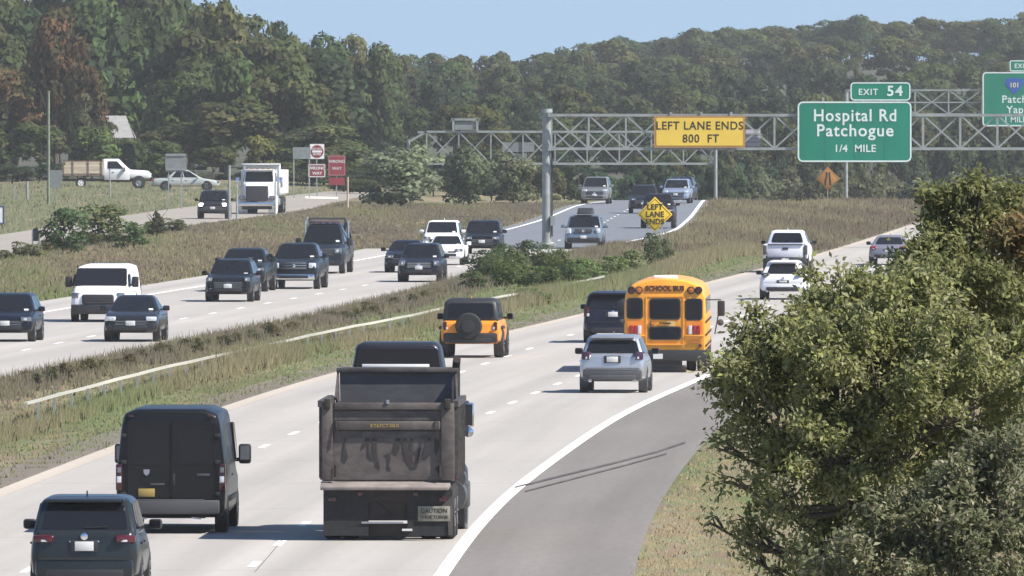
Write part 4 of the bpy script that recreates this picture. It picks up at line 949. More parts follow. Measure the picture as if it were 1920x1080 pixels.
TWHITE = paint('truck_white', (.78, .78, .78), 0, .35)
def heavy_dumper():
    """conventional tractor nosed white truck, front toward +Y"""
    t = thing('heavy_truck', 'white heavy dump truck with black grille nose on the service road', 'truck')
    W = 2.42; hw = W / 2
    MB().loft([ring(1.1, .92, .95, 2.0), ring(2.2, .88, .95, 1.92), ring(2.9, .80, .95, 1.75)]).build('hood', TWHITE, t, .07)
    MB().box((0, 2.93, 1.28), (1.42, .10, .98)).build('grille', mat('grille_near_black', (.045, .042, .05), .5), t, .12, 3); gq = t.children[-1]  # grille block in a near-black colour
    q = MB()
    for k in range(9): q.box((-.56 + .14 * k, 2.985, 1.28), (.02, .01, .82))
    q.build('grille_bar', GREYPL, gq)
    MB().box((0, 3.02, .62), (2.36, .24, .26)).build('front_bumper', CHROME, t, .04)
    MB().box((0, 3.0, .40), (1.9, .12, .22)).build('valance', PLASTIC, t)
    prof = [(-1.0, 1.0), (-1.02, 2.0), (-.93, 2.62), (-.86, 2.78), (.86, 2.78), (.93, 2.62), (1.02, 2.0), (1.0, 1.0)]
    q = MB(); q.loft([[(x, y, z) for x, z in prof] for y in (-.5, .75)] + [[(x * .98, 1.12, min(z, 1.98)) for x, z in prof]]); q.build('cab', TWHITE, t, .03)
    panel('windshield', GLASS, t, ((.9, 1.10, 2.0), (-.9, 1.10, 2.0), (-.84, .80, 2.66), (.84, .80, 2.66)), .0, 1, .02, .98, r=.06, off=.03, th_=.05)
    MB().box((0, .85, 2.77), (1.9, .34, .06)).build('sun_visor', WHITE, t, .02)
    for k in range(5): MB().box((-.7 + .35 * k, .6, 2.83), (.10, .10, .07)).build('marker_lamp', AMBER, t, .02)
    for s in (1, -1):
        MB().box((s * .96, 2.55, 1.02), (.44, .7, .30)).build('headlight', SMOKE, t, .08)
        MB().lathe((s * .98, 2.1, .55), (s, 0, 0), [(.66, -.28), (.66, .20), (.56, .25), (.02, .25)], 22).build('fender', TWHITE, t)
        wheel(t, s * (hw - .2), 2.1, .52, .30, s)
        for y in (-3.6, -5.0): wheel(t, s * (hw - .16), y, .52, .30, s); wheel(t, s * (hw - .48), y, .52, .30, s)
        q = [(s * 1.02, -.3, 2.02), (s * 1.02, .75, 2.02), (s * .935, .7, 2.6), (s * .935, -.3, 2.6)]
        if s < 0: q = [q[1], q[0], q[3], q[2]]
        panel('side_window', GLASS, t, q, .06, .94, .05, .95, off=.03, th_=.05)
        mo = MB().box((s * 1.38, 1.15, 1.98), (.2, .12, .66)).build('mirror', CHROME, t, .04)
        q = MB(); q.bar((s * 1.0, 1.1, 2.25), (s * 1.38, 1.15, 2.25), .02); q.bar((s * 1.0, 1.1, 1.7), (s * 1.38, 1.15, 1.7), .02); q.build('mirror_arm', CHROME, mo)
        MB().bar((s * 1.06, -.72, .9), (s * 1.06, -.72, 3.0), .075, n=12).build('exhaust_stack', CHROME, t)
        MB().lathe((s * .98, .0, .75), (0, 1, 0), [(.02, -.6), (.30, -.6), (.30, .6), (.02, .6)], 18).build('fuel_tank', CHROME, t)
    q = MB(); q.box((0, -3.6, 1.25), (2.4, 5.2, .16))
    for s in (1, -1): q.box((s * 1.2, -3.6, 2.0), (.10, 5.2, 1.5))
    q.box((0, -1.02, 2.15), (2.4, .10, 1.9)); q.box((0, -6.15, 2.0), (2.4, .08, 1.5)); q.box((0, -.62, 3.12), (2.4, .9, .07)); q.build('dump_box', TWHITE, t, .02)
    q = MB()
    for s in (1, -1):
        for k in range(6): q.box((s * 1.29, -1.3 - k * .92, 2.0), (.09, .12, 1.5))
    q.build('rib', TWHITE, t.children[-1])
    MB().box((0, -2.0, .9), (.9, 8.2, .28)).build('chassis', PLASTIC, t)
    return t

def stake_truck():
    """white cab, wooden stake sides, front toward +Y"""
    t = thing('stake_truck', 'white cab work truck with tan wooden stake body parked sideways', 'truck')
    W = 2.1; hw = W / 2
    TAN = mat('stake_boards', (.50, .42, .31), .8, noise=.25, nscale=(3, .6, 8)); DK = mat('board_gap', (.17, .13, .10), .9, noise=.2); RUSTB = mat('rusty_rim', (.16, .08, .05), .8, noise=.3)
    # cab with hood
    MB().loft([ring(.55, hw * .96, .72, 1.45), ring(1.9, hw * .95, .72, 1.36), ring(2.75, hw * .92, .70, 1.30), ring(2.98, hw * .84, .74, 1.1)]).build('hood', TWHITE, t, .06)
    prof = [(-hw * .96, .62), (-hw * .97, 1.42), (-hw * .80, 2.12), (-hw * .6, 2.2), (hw * .6, 2.2), (hw * .80, 2.12), (hw * .97, 1.42), (hw * .96, .62)]
    q = MB(); q.loft([[(x, -.55, z) for x, z in prof], [(x, .55, z) for x, z in prof], [(x, 1.35, min(z, 1.44)) for x, z in prof]]); q.build('cab', TWHITE, t, .04)
    for s in (1, -1):
        q = [(s * hw * .965, -.35, 1.45), (s * hw * .965, 1.0, 1.45), (s * hw * .82, .42, 2.05), (s * hw * .82, -.3, 2.05)]
        if s < 0: q = [q[1], q[0], q[3], q[2]]
        panel('side_window', GLASS, t, q, .04, .96, .05, .95, r=.05, off=.035, th_=.06)
        MB().box((s * (hw + .1), .95, 1.42), (.2, .12, .34)).build('mirror', PLASTIC, t, .03)
        MB().box((s * hw * .985, .1, 1.2), (.02, .16, .04)).build('door_handle', PLASTIC, t)
        MB().lathe((s * hw * .93, 2.05, .45), (s, 0, 0), [(.50, -.2), (.50, .02), (.02, .025)], 22).build('wheel_arch', PLASTIC, t)
        for y in (2.05, -2.3): wheel(t, s * (hw - .12), y, .40, .25, s, WHITE if y < 0 else ALLOY)
        MB().box((s * .72, 2.92, 1.02), (.34, .16, .22)).build('headlight', CLEAR, t, .04)
    panel('windshield', GLASS, t, ((.85, 1.30, 1.45), (-.85, 1.30, 1.45), (-.72, .60, 2.08), (.72, .60, 2.08)), .0, 1, .05, .97, off=.04, th_=.06)
    MB().box((0, 3.0, .72), (W * .95, .18, .22)).build('front_bumper', PLASTIC, t, .03); MB().box((0, 2.97, 1.02), (.9, .1, .3)).build('grille', PLASTIC, t, .03)
    bed = MB().box((0, -2.15, .98), (2.3, 3.1, .12)).build('bed_floor', DK, t)
    for s in (1, -1):
        q = MB()
        for k in range(3): q.box((s * 1.12, -2.15, 1.20 + .22 * k), (.05, 3.1, .19))
        o = q.build('stake_side', TAN, t)
        for y in (-3.6, -2.9, -1.75, -.75): MB().box((s * 1.16, y, 1.52), (.06, .09, 1.05)).build('stake', DK, o)
        q = MB(); q.box((s * 1.11, -2.0, 1.86), (.045, 2.9, .26)); q.build('upper_board', TAN, o)
        MB().box((s * 1.11, -2.0, 2.03), (.05, 2.8, .06)).build('top_rail', RUSTB, o)
    MB().box((0, -.62, 1.55), (2.2, .08, 1.25)).build('headboard', TWHITE, t)
    MB().box((0, -3.68, 1.5), (2.2, .06, 1.0)).build('tailgate', TAN, t)
    MB().box((0, -1.0, .62), (.8, 5.6, .2)).build('chassis', PLASTIC, t)
    return t

def tow_truck():
    t = make_car('tall dark work truck with roof light bar behind the chrome nosed pickup', 'truck', 'tow_truck', (.020, .028, .038), L=6.6, W=2.0, H=2.18, kind='pickup', hood=1.25, belt=1.3, wr=.42, cow=1.6, gc=.34, grille=(.6, .34, .95), hl=(.34, .24, 1.0, .37), grm=PLASTIC, round=.06, mw=.26, mh=.34, mirm=PLASTIC)
    q = MB(); q.box((0, .75, 2.24), (1.35, .34, .10)); lb = q.build('light_bar', mat('smoky_purple', (.09, .05, .08), .3), t, .03)
    for k in range(4): MB().box((-.55 + .3 * k, .945, 2.20), (.13, .03, .05)).build('lamp', SMOKE, lb)
    q = MB()
    for s in (1, -1):
        q.beam((s * .78, -.75, 1.2), (s * .78, -.75, 2.38), .08); q.beam((s * .78, -.75, 2.38), (s * .9, -2.9, 1.5), .08)
    q.beam((-.82, -.75, 2.38), (.82, -.75, 2.38), .08); q.build('boom_frame', GREYPL, t)
    MB().box((.25, -.8, 2.38), (.55, .1, .05)).build('light_strip', WHITE, t)
    MB().beam((.86, -.75, 2.45), (.98, -.78, 2.15), .05).build('white_arm', WHITE, t)
    for s in (1, -1):
        for k in range(3): MB().box((s * .99, -1.1 - k * .8, 1.12), (.05, .7, .5)).build('tool_box', GREYPL, t, .02)
        MB().bar((s * .93, -.65, 1.2), (s * .93, -.65, 2.3), .05).build('exhaust_stack', CHROME, t)
        MB().bar((s * .9, -1.6, 1.3), (s * .75, -2.6, 2.0), .04).build('tow_arm', GREYPL, t)
    return t
# ------------------------------------------------------------------ who drives where
EB, WB = 'vehicles heading away on the right carriageway', 'oncoming vehicles on the left carriageway'
NAVY, BLK, DKG = (.010, .013, .024), (.010, .011, .014), (.028, .033, .036)
t = make_car('dark slate crossover nearest the camera at lower left', 'car', 'crossover_car', (.030, .037, .041), L=4.6, W=1.84, H=1.68, grp=EB, mirm=PLASTIC, tl=(.34, .13, 1.0, .36), tlm=mat('deep_red_lens', (.085, .008, .012), .15, coat=.5), rearz=1.16, belt=1.08, plz=.88, rwin=(.08, .92, .16, .88), rrake=.52, wtf=.80, metal=.5, rough=.28)
put(t, 163, 1124, LB, L=4.6)
t = make_van('tall black cargo van with two rear doors and yellow plate', (.008, .008, .009), 5.8, 2.06, 2.35, True); t['group'] = EB
put(t, 326, 1000, LB, L=5.8, over=1.1, dh=R(.4))
t = dump_truck(); t['group'] = EB
p = gp(728, 1015); hd = heading(LB, p.y) + R(.15); t.location = (p.x, p.y - .45, .032); t.rotation_euler = (0, 0, -hd)
# orange off-roader with a spare wheel
t = make_car('orange off-road vehicle with black top and rear spare wheel', 'car', 'offroad_car', (.80, .29, .035), L=4.3, W=1.9, H=1.82, kind='jeep', grp=EB, metal=.1, belt=1.16, hood=1.15, gc=.42, wr=.43, wtf=.84, wbf=.92, roofmat=PLASTIC, rwin=(.08, .92, .18, .86), trim=PLASTIC, tl=(.11, .26, .98, .40), tlm=DKRED, badge=False, exh=False, rbm=PLASTIC, fbm=PLASTIC, mirm=PLASTIC, rtap=.94, rearz=1.16, tw=.30, strip=PLASTIC, plz=.62, mw=.2, mh=.2)
MB().lathe((-.04, -2.28, .98), (0, -1, 0), [(.05, -.12), (.36, -.12), (.41, -.06), (.41, .08), (.37, .15), (.05, .17)], 28).build('spare_wheel', RUBBER, t)
MB().lathe((-.04, -2.45, .98), (0, -1, 0), [(.20, 0), (.20, .02), (.04, .03)], 20).build('spare_cover', PLASTIC, t.children[-1])
for s in (1, -1): MB().box((s * .90, -1.25, .92), (.20, 1.0, .10)).build('fender_flare', PLASTIC, t, .04)
put(t, 885, 672, LA, L=4.3)
t = make_car('dark navy minivan beside the school bus in the middle lane', 'car', 'minivan', (.016, .018, .036), L=5.0, W=1.98, H=1.66, grp=EB, mirm=PLASTIC, rwin=(.06, .94, .18, .90), wtf=.82, rrake=.30, belt=1.05, rearz=1.12, plz=.93, tl=(.16, .34, 1.0, .43), tlm=DKRED, exh=False)
put(t, 1152, 644, LA, L=5.0)
t = make_car('silver crossover just behind the school bus', 'car', 'crossover_car', (.52, .53, .55), L=4.5, W=1.84, H=1.58, grp=EB, metal=.75, mirm=PLASTIC, wtf=.74, rrake=.42, tl=(.24, .22, 1.02, .385), tlm=mat('purple_lens', (.06, .028, .055), .2), rearz=1.10, belt=1.02, plz=.92, rwin=(.06, .94, .12, .82), rbm=GREYPL, trim=GREYPL)
put(t, 1151, 738, LB, L=4.5)
t = school_bus(); t['group'] = EB
put(t, 1250, 697, LB, L=10.6, over=2.6, dh=R(-1.6))
t = make_car('white crossover partly behind leaves under the white pickup', 'car', 'crossover_car', (.76, .76, .80), L=4.5, W=1.86, H=1.52, grp=EB, metal=.1, mirm=PLASTIC, wtf=.66, rrake=.5, tl=(.32, .10, 1.0, .37), tlm=GREYPL, rwin=(.12, .88, .2, .85))
put(t, 1470, 563, LB, L=4.5)
t = make_car('white pickup truck ahead of the white crossover', 'pickup truck', 'pickup_truck', (.74, .74, .80), L=5.7, W=2.0, H=1.86, kind='pickup', grp=EB, metal=.1, gc=.34, wr=.42, belt=1.22, hood=1.22, mirm=PLASTIC, rbm=PLASTIC, tlm=GREYPL)
put(t, 1474, 512, LB, L=5.7)
t = make_car('grey sedan going away left of the foreground leaves', 'car', 'sedan_car', (.22, .22, .27), L=4.7, W=1.82, H=1.36, kind='sedan', grp=EB, hood=.92, belt=.90, tl=(.30, .14, .80, .37))
put(t, 1667, 498, LB, L=4.7)
t = make_car('white sedan glimpsed through leaves at far right', 'car', 'sedan_car', (.78, .78, .79), L=4.7, W=1.82, H=1.40, kind='sedan', grp=EB, metal=0, hood=.92, belt=.92)
put(t, 1788, 462, LB, L=4.7)
# oncoming
def car(px, py, lab, nm, col, cat='car', L=4.6, **k):
    k.setdefault('grp', WB); return put(make_car(lab, cat, nm, col, L=L, **k), px, py, LC, True, L=L)
car(14, 642, 'dark navy crossover cut off by the left border', 'crossover_car', NAVY, H=1.56, W=1.84, lampm=CLEAR)
car(249, 642, 'dark brown grey sedan in front of the white van', 'sedan_car', (.040, .040, .044), H=1.50, W=1.82, kind='sedan', hood=.98, belt=1.0, cow=1.15, rake=.95, hlm=CLEAR, metal=.6, rough=.22)
t = make_van('white cargo van with oval black grille coming toward camera', (.78, .78, .80), 5.6, 2.04, 2.0); t['group'] = WB
put(t, 188, 605, LC, True, L=5.6)
car(431, 567, 'black boxy crossover leading a dark pickup', 'crossover_car', (.012, .013, .017), H=1.62, W=1.84, cow=1.3, hood=1.05, hl=(.22, .17, .86, .39), rails=True)
car(456, 548, 'dark green grey pickup tucked behind the black boxy crossover', 'pickup_truck', (.018, .022, .023), 'pickup truck', L=5.6, H=1.74, W=1.98, kind='pickup', belt=1.18, hood=1.12, gc=.32, wr=.4)
car(554, 543, 'dark slate pickup with a chrome bumper and crossbar grille', 'pickup_truck', (.018, .023, .029), 'pickup truck', L=5.7, H=1.86, W=2.0, kind='pickup', belt=1.25, hood=1.20, gc=.34, wr=.42, fbm=CHROME, grille=(.56, .34, .96), grm=mat('slate_grille', (.03, .035, .05), .4), gbm=CHROME, hl=(.32, .22, .96, .37), badge=True, hlm=CLEAR, fplate=False)
t = tow_truck(); t['group'] = WB; put(t, 604, 514, LC, True, L=6.6)
car(760, 512, 'navy sedan half hidden behind the dark crossover', 'sedan_car', (.013, .015, .026), H=1.42, W=1.8, kind='sedan', hood=.93, belt=.93)
car(788, 530, 'dark navy crossover with chrome smile grille trim', 'crossover_car', (.016, .018, .027), H=1.62, W=1.86, grille=(.58, .26, .72), gbm=CHROME, hl=(.26, .22, .80, .38), hlm=SMOKE)
car(828, 477, 'white upright vehicle behind the white sedan', 'crossover_car', (.78, .78, .78), H=1.62, W=1.80, metal=0, wtf=.80)
car(836, 498, 'white sedan beside the dark crossover', 'sedan_car', (.78, .78, .80), H=1.38, W=1.76, kind='sedan', hood=.92, belt=.90, metal=0)
car(905, 477, 'black crossover nearing the gantry post', 'crossover_car', (.010, .011, .014), H=1.62, W=1.82, hlm=SMOKE, wtf=.80)
car(1095, 468, 'silver blue crossover with a roof box right of gantry post', 'crossover_car', (.26, .31, .37), H=1.70, W=1.92, metal=.7, hl=(.22, .26, .92, .38), hlm=CLEAR, grille=(.46, .20, .92), fbm=PLASTIC, wtf=.78, box=True)
car(1116, 383, 'silver beige crossover farthest left of the crest group', 'crossover_car', (.34, .34, .31), H=1.84, W=1.92, metal=.7, hlm=CLEAR, wtf=.78)
car(1234, 429, 'dark maroon boxy vehicle behind the yellow diamond sign', 'pickup_truck', (.030, .014, .020), 'pickup truck', L=5.4, H=1.98, W=1.96, kind='pickup', belt=1.28, hood=1.24, gc=.36, wr=.42)
car(1207, 401, 'dark car with open bright roof left of the yellow diamond', 'crossover_car', (.020, .022, .030), H=1.80, W=1.9, rails=True, railm=ALLOY)
car(1268, 382, 'pale blue crossover at the crest right of the diamond', 'crossover_car', (.40, .46, .58), H=1.66, W=1.92, metal=.6, hlm=CLEAR, wtf=.78)
car(1276, 374, 'dark crossover just topping the crest behind the pale blue one', 'crossover_car', (.016, .022, .042), H=1.84, W=1.9)
# service road
SVC = 'vehicles by the service road'
t = make_car('black boxy car with bright headlights on the service road', 'car', 'offroad_car', (.016, .013, .016), L=4.3, W=1.9, H=1.72, kind='jeep', grp=SVC, belt=1.08, hood=1.04, gc=.36, wr=.40, wtf=.82, badge=False, hl=(.24, .2, .86, .37), lampm=LAMP, hlm=LAMP, fbm=PLASTIC)
put(t, 400, 411, SL, True, L=4.3)
t = heavy_dumper(); t['group'] = SVC
p = gp(484, 402); hd = heading(SL, p.y) + R(1.2); t.location = (p.x + .1, p.y + 3.0, .03); t.rotation_euler = (0, 0, -hd + math.pi)
t = stake_truck(); t['group'] = SVC
p = gp(204, 361); t.location = (p.x + .2, p.y, th(p.x, p.y) + .02); t.rotation_euler = (0, 0, R(-88))
t = make_car('silver sedan parked sideways behind the big grey sign back', 'car', 'sedan_car', (.50, .52, .48), L=4.9, W=1.82, H=1.55, kind='sedan', grp=SVC, hood=.86, belt=.92, cow=1.15, rake=1.1)
p = gp(349, 366); t.location = (p.x, p.y, th(p.x, p.y) + .02); t.rotation_euler = (0, 0, R(-90))
# ------------------------------------------------------------------ trees, shrubs, grass
rng = np.random.default_rng(11)
def crown_mesh(name, seed, nl, spread, rl, nf, size, cols, flat=.8, shape='round'):
    """leaf clumps spread over many lobes: unit crown, about 1 wide and 1 high, base at z = 0"""
    r = np.random.default_rng(seed); C = []
    while len(C) < nl:
        p = r.uniform(-1, 1, 3); h_ = (p[2] + 1) / 2
        lim = {'round': math.sqrt(max(0, 1 - (p[2] * .95) ** 2)), 'cone': (1 - h_) * .95 + .05, 'tall': .75 * math.sqrt(max(0, 1 - p[2] ** 2)) + .1, 'bush': math.sqrt(max(0, 1 - max(p[2], -.2) ** 2))}[shape]
        q = math.hypot(p[0], p[1])
        if q > lim or (q < lim * .45 and p[2] < .5 and shape != 'bush'): continue
        C.append((p[0] * spread, p[1] * spread, .08 + h_ * .86, rl * r.uniform(.6, 1.25)))
    C = np.array(C); k = r.integers(0, nl, nf)
    d = r.normal(size=(nf, 3)); d /= np.linalg.norm(d, axis=1)[:, None]; d[:, 2] = np.where(d[:, 2] < -.35, -d[:, 2], d[:, 2])
    rad = C[k, 3] * r.uniform(.55, 1.08, nf) ** .7
    P = C[k, :3] + d * rad[:, None] * np.array([1, 1, flat])
    nrm = d + r.normal(size=(nf, 3)) * .45; nrm[:, 2] += .25; nrm /= np.linalg.norm(nrm, axis=1)[:, None]
    u = np.cross(nrm, r.normal(size=(nf, 3))); u /= np.linalg.norm(u, axis=1)[:, None]; v = np.cross(nrm, u)
    s = size * r.uniform(.6, 1.4, (nf, 1)); e = r.uniform(.45, .9, (nf, 1))
    V = np.stack([P - u * s, P - v * s * e, P + u * s * r.uniform(.7, 1.1, (nf, 1)), P + v * s * e], 1).reshape(-1, 3)
    F = np.arange(nf * 4).reshape(-1, 4)
    on = d * .75 + (P - np.array([0, 0, .5])) * .7 + r.normal(size=(nf, 3)) * .18; on[:, 2] += .15; on /= np.linalg.norm(on, axis=1)[:, None]
    base = .74 * np.array(cols)[r.integers(0, len(cols), nl)][k] * r.uniform(.72, 1.3, (nl, 1))[k] * r.uniform(.7, 1.35, (nf, 1))
    return np_mesh(name, V, F, FOLIAGE, base, nrm=np.repeat(on, 4, axis=0).astype(np.float32))
def trunk_mesh(seed):
    r = random.Random(seed); m = MB(); p = Vector((0, 0, -.02)); q = Vector((r.uniform(-.02, .02), r.uniform(-.02, .02), .45))
    m.bar(p, q, .022, .015, 8)
    for k in range(6):
        a = r.uniform(0, 6.28); s_ = p.lerp(q, r.uniform(.5, 1)); m.bar(s_, s_ + Vector((math.cos(a) * .28, math.sin(a) * .28, r.uniform(.18, .4))), .010, .003, 6)
    m.bar(q, q + Vector((0, 0, .35)), .015, .004, 6)
    o = m.build('trunk', BARK); me = o.data; bpy.data.objects.remove(o); return me
OL = [(.100, .128, .042), (.118, .135, .048), (.084, .116, .040), (.130, .138, .056)]
DK = [(.056, .090, .040), (.068, .102, .044), (.048, .078, .036)]
GR = [(.085, .135, .042), (.105, .150, .048), (.075, .115, .040)]
RU = [(.185, .105, .050), (.150, .120, .052), (.125, .125, .050)]
YG = [(.22, .24, .055), (.17, .20, .05), (.26, .26, .075)]
SG_ = [(.19, .20, .115), (.215, .22, .135), (.16, .175, .095)]
CR = {}
for nm, cols in (('olive', OL), ('dark', DK), ('green', GR), ('rust', RU)):
    CR[nm] = [crown_mesh('crown', 100 + 7 * k + len(CR) * 31, 30 + 6 * k, .36, .155, 3600, .030, cols, shape=('round', 'tall', 'round')[k]) for k in range(3)]
CR['yellow'] = [crown_mesh('crown', 77, 24, .36, .16, 1800, .04, YG)]
CR['bush'] = [crown_mesh('foliage', 55 + k, 46, .36, .17, 3600, .030, SG_, shape='bush') for k in range(2)]
CR['weed'] = [crown_mesh('foliage', 65 + k, 32, .36, .18, 1300, .036, [(.095, .130, .052), (.120, .145, .060), (.145, .155, .072)], shape='bush') for k in range(3)]
CR['conifer'] = [crown_mesh('crown', 88, 40, .34, .10, 1500, .035, [(.07, .09, .045), (.09, .10, .05)], shape='cone')]
TR = [trunk_mesh(k) for k in range(3)]
rt_ = random.Random(21)
def tree(px, dist, top, wid_px, kind, label, group, name='broadleaf_tree', cat='tree', var=None, base=.06, tint=None, ground_py=None):
    """stand a tree on the land at a column and distance, as tall as its top in the picture"""
    p = at(px, 300, dist); g = th(p.x, p.y); s = FPX / dist
    H = CAM_H - (top - YH) / s - g; Wd = wid_px / s
    t = thing(name, label, cat, (p.x, p.y, g), rt_.uniform(0, 6.28), group)
    var = rt_.randrange(len(CR[kind])) if var is None else var
    isbush = name in ('shrub', 'bush', 'weed_clump')
    c = bpy.data.objects.new('foliage' if isbush else 'crown', CR[kind][var]); COL.objects.link(c); c.parent = t
    zb = -.02 * H if isbush else H * base
    c.location = (0, 0, zb); c.scale = (Wd, Wd * 1.0, H * (1 - base) if not isbush else H)
    k = rt_.uniform(.82, 1.18); hr = rt_.uniform(-.12, .12)
    tt = tint or (1, 1, 1); c.color = (tt[0] * k * (1 + hr), tt[1] * k, tt[2] * k * (1 - hr * .5), 1)
    b = bpy.data.objects.new('stem' if isbush else 'trunk', TR[var % 3]); COL.objects.link(b); b.parent = t
    b.scale = (H * 1.0, H * 1.0, H * .95) if not isbush else (Wd * .8, Wd * .8, H * .9)
    return t
SKY_ = [(-80, -130), (0, -120), (250, -70), (340, -30), (400, 2), (500, 45), (560, 70), (640, 84), (760, 102), (900, 108), (1000, 98), (1050, 94), (1100, 78), (1250, 60), (1400, 44), (1550, 40), (1600, 26), (1660, 30), (1700, 38), (1850, 40), (1900, 28), (2000, 20)]
def skyl(px): return float(np.interp(px, [a for a, b in SKY_], [b for a, b in SKY_]))
LG, MG, RG = 'trees of the left wooded hillside', 'trees of the middle wooded slope', 'trees of the right hazy wooded hill'
L1, L2, L3 = 'olive broadleaf tree of the dense left hillside wood', 'broadleaf tree of the distant wooded slope above the gantry', 'hazy broadleaf tree of the far right wooded hill'
# left hillside, nearest first
for d, ps, tops, wd in ((1175, range(-30, 660, 92), 205, 190), (1215, range(10, 640, 84), 110, 200), (1270, range(-40, 660, 78), 20, 210), (1340, range(-40, 700, 66), None, 170), (1440, range(330, 760, 54), None, 130)):
    for px in ps:
        x = px + rt_.uniform(-22, 22); dd = d + rt_.uniform(-18, 18)
        if tops is None: top = skyl(x) + rt_.uniform(-10, 16)
        else: top = max(skyl(x) + 14, tops + rt_.uniform(-30, 30) + max(0, (x - 430) * .18))
        if 140 < x < 330 and d < 1265: continue                    # the clearing round the house
        kind = rt_.choices(['olive', 'dark', 'green', 'rust'], [5, 3.5, 1.5, .12])[0]
        tree(x, dd, top, wd * rt_.uniform(.7, 1.35), kind, L1, LG)
tree(105, 1195, 22, 150, 'rust', 'tall tree turning rust red at the upper left', None, tint=(1.05, .95, .9))
tree(160, 1190, 120, 120, 'rust', 'olive brown tree right of the rust red one', None, tint=(.95, 1.05, 1))
tree(172, 1168, 232, 120, 'green', 'bright green tree behind the stake truck bed', None, tint=(1.35, 1.25, 1.2))
tree(487, 1120, 252, 92, 'yellow', 'bright yellow green tree behind the white heavy truck', None)
tree(300, 1140, 262, 110, 'green', 'small green tree behind the big grey sign back', None, tint=(1.15, 1.2, 1.3))
tree(400, 1150, 275, 110, 'olive', 'olive tree between the silver car and the heavy truck', None)
tree(196, 1235, 215, 75, 'olive', 'slim olive tree just left of the grey roof', None, base=.02)
tree(246, 1230, 256, 90, 'green', 'rounded green tree in front of the grey house wall', None, base=0)
tree(222, 1225, 262, 80, 'dark', 'low dark tree under the grey roof', None, base=0)
tree(232, 1290, 130, 120, 'dark', 'dark tree rising behind the grey roof', None, tint=(.6, .55, .7))
for px in range(-30, 760, 62):
    tree(px + rt_.uniform(-15, 15), 1155 + rt_.uniform(-6, 6), 320 + rt_.uniform(-18, 10), 105, 'dark' if px % 3 else 'olive', 'low dark shrub along the foot of the left wood', 'shrubs at the foot of the left wood', 'shrub', 'shrub')
# middle slope
for d, ps, top0 in ((1340, range(650, 1060, 64), 205), (1480, range(640, 1080, 58), 160), (1700, range(650, 1090, 52), 130), (2000, range(650, 1120, 48), None)):
    for px in ps:
        x = px + rt_.uniform(-16, 16); top = (skyl(x) + rt_.uniform(-8, 12)) if top0 is None else max(skyl(x) + 8, top0 + rt_.uniform(-20, 20))
        tree(x, d + rt_.uniform(-40, 40), top, rt_.uniform(95, 140), rt_.choices(['olive', 'dark', 'green'], [3, 4, 1])[0], L2, MG)
# right hill
for d, ps, top0 in ((1360, range(1040, 2000, 74), 250), (1440, range(1030, 2000, 70), 205), (1580, range(1050, 2000, 66), 162), (1760, range(1060, 2000, 62), 122), (2000, range(1080, 2000, 58), 88), (2300, range(1040, 2000, 50), None), (2450, range(1050, 2000, 44), -1)):
    for px in ps:
        x = px + rt_.uniform(-18, 18); sk = skyl(x)
        top = (sk + rt_.uniform(-7, 9)) if top0 is None else max(sk + 10, top0 + rt_.uniform(-20, 20))
        tree(x, d + rt_.uniform(-45, 45), top, rt_.uniform(90, 150), rt_.choices(['olive', 'dark', 'green', 'rust'], [5, 3.5, .7, 0])[0], L3, RG)
tree(1605, 2250, 22, 60, 'dark', 'loose topped tree sticking out above the right hill line', None)
for px in range(1010, 1500, 46):
    tree(px + rt_.uniform(-12, 12), 1290 + rt_.uniform(-20, 20), 300 + rt_.uniform(-12, 14), 100, 'dark', 'dark blue green shrub in the belt behind the crest', 'shrub belt behind the crest', 'shrub', 'shrub', tint=(.8, 1, 1.25))
for px in range(660, 1400, 38):
    tree(px + rt_.uniform(-10, 10), 1165 + rt_.uniform(-14, 22), 312 + rt_.uniform(-14, 16), 92, 'dark', 'dark low shrub right behind the crest of the road', 'low shrubs right behind the crest', 'shrub', 'shrub', tint=(.9, 1, 1.05))
for px in list(range(650, 1040, 34)) + list(range(1200, 1420, 40)):
    lo_ = px < 1100
    tree(px + rt_.uniform(-10, 10), (1095 if lo_ else 1245) + rt_.uniform(-14, 14), (322 if lo_ else 284) + rt_.uniform(-14, 12), 88, 'dark' if px % 4 else 'olive', 'dark low shrub right behind the crest of the road', 'low shrubs right behind the crest', 'shrub', 'shrub')
for px in range(640, 1030, 40):
    tree(px + rt_.uniform(-12, 12), 1235 + rt_.uniform(-20, 20), 292 + rt_.uniform(-14, 16), 105, 'dark', 'dark shrub in the belt behind the pale bushes', 'shrub belt behind the pale bushes', 'shrub', 'shrub')
for px in range(1380, 1980, 50):
    tree(px + rt_.uniform(-12, 12), 1190 + rt_.uniform(-20, 20), 318 + rt_.uniform(-14, 10), 100, 'bush', 'pale olive shrub along the far side of the right lanes', 'shrubs beyond the right lanes', 'shrub', 'shrub', tint=(.75, .78, .75))
# named shrubs
def gshrub(px, base, top, wid, kind, label, name='shrub', cat='shrub', group=None, tint=None, var=None):
    return tree(px, gp(px, base).y, top, wid, kind, label, group, name, cat, tint=tint, var=var)
gshrub(752, 388, 266, 172, 'bush', 'big pale grey green rounded bush right of the red signs', tint=(1.25, 1.32, 1.3), var=0)
gshrub(880, 384, 272, 120, 'bush', 'darker loose bush between the big pale bush and gantry post', tint=(.85, .95, .88), var=1)
gshrub(962, 382, 280, 110, 'bush', 'grey green bush against the left side of the gantry post', tint=(1.05, 1.15, 1.1), var=0)
gshrub(118, 476, 380, 105, 'weed', 'dark green bush right of the twin white marker posts', tint=(.8, 1.1, 1.0))
gshrub(185, 456, 376, 140, 'weed', 'wide green bush in the middle of the slope', tint=(.95, 1.1, .9))
gshrub(250, 464, 410, 95, 'weed', 'low green bush left of the small conifer', tint=(.9, 1.1, .95))
gshrub(294, 447, 372, 46, 'conifer', 'small dark conifer standing alone on the slope', 'conifer_tree', 'tree')
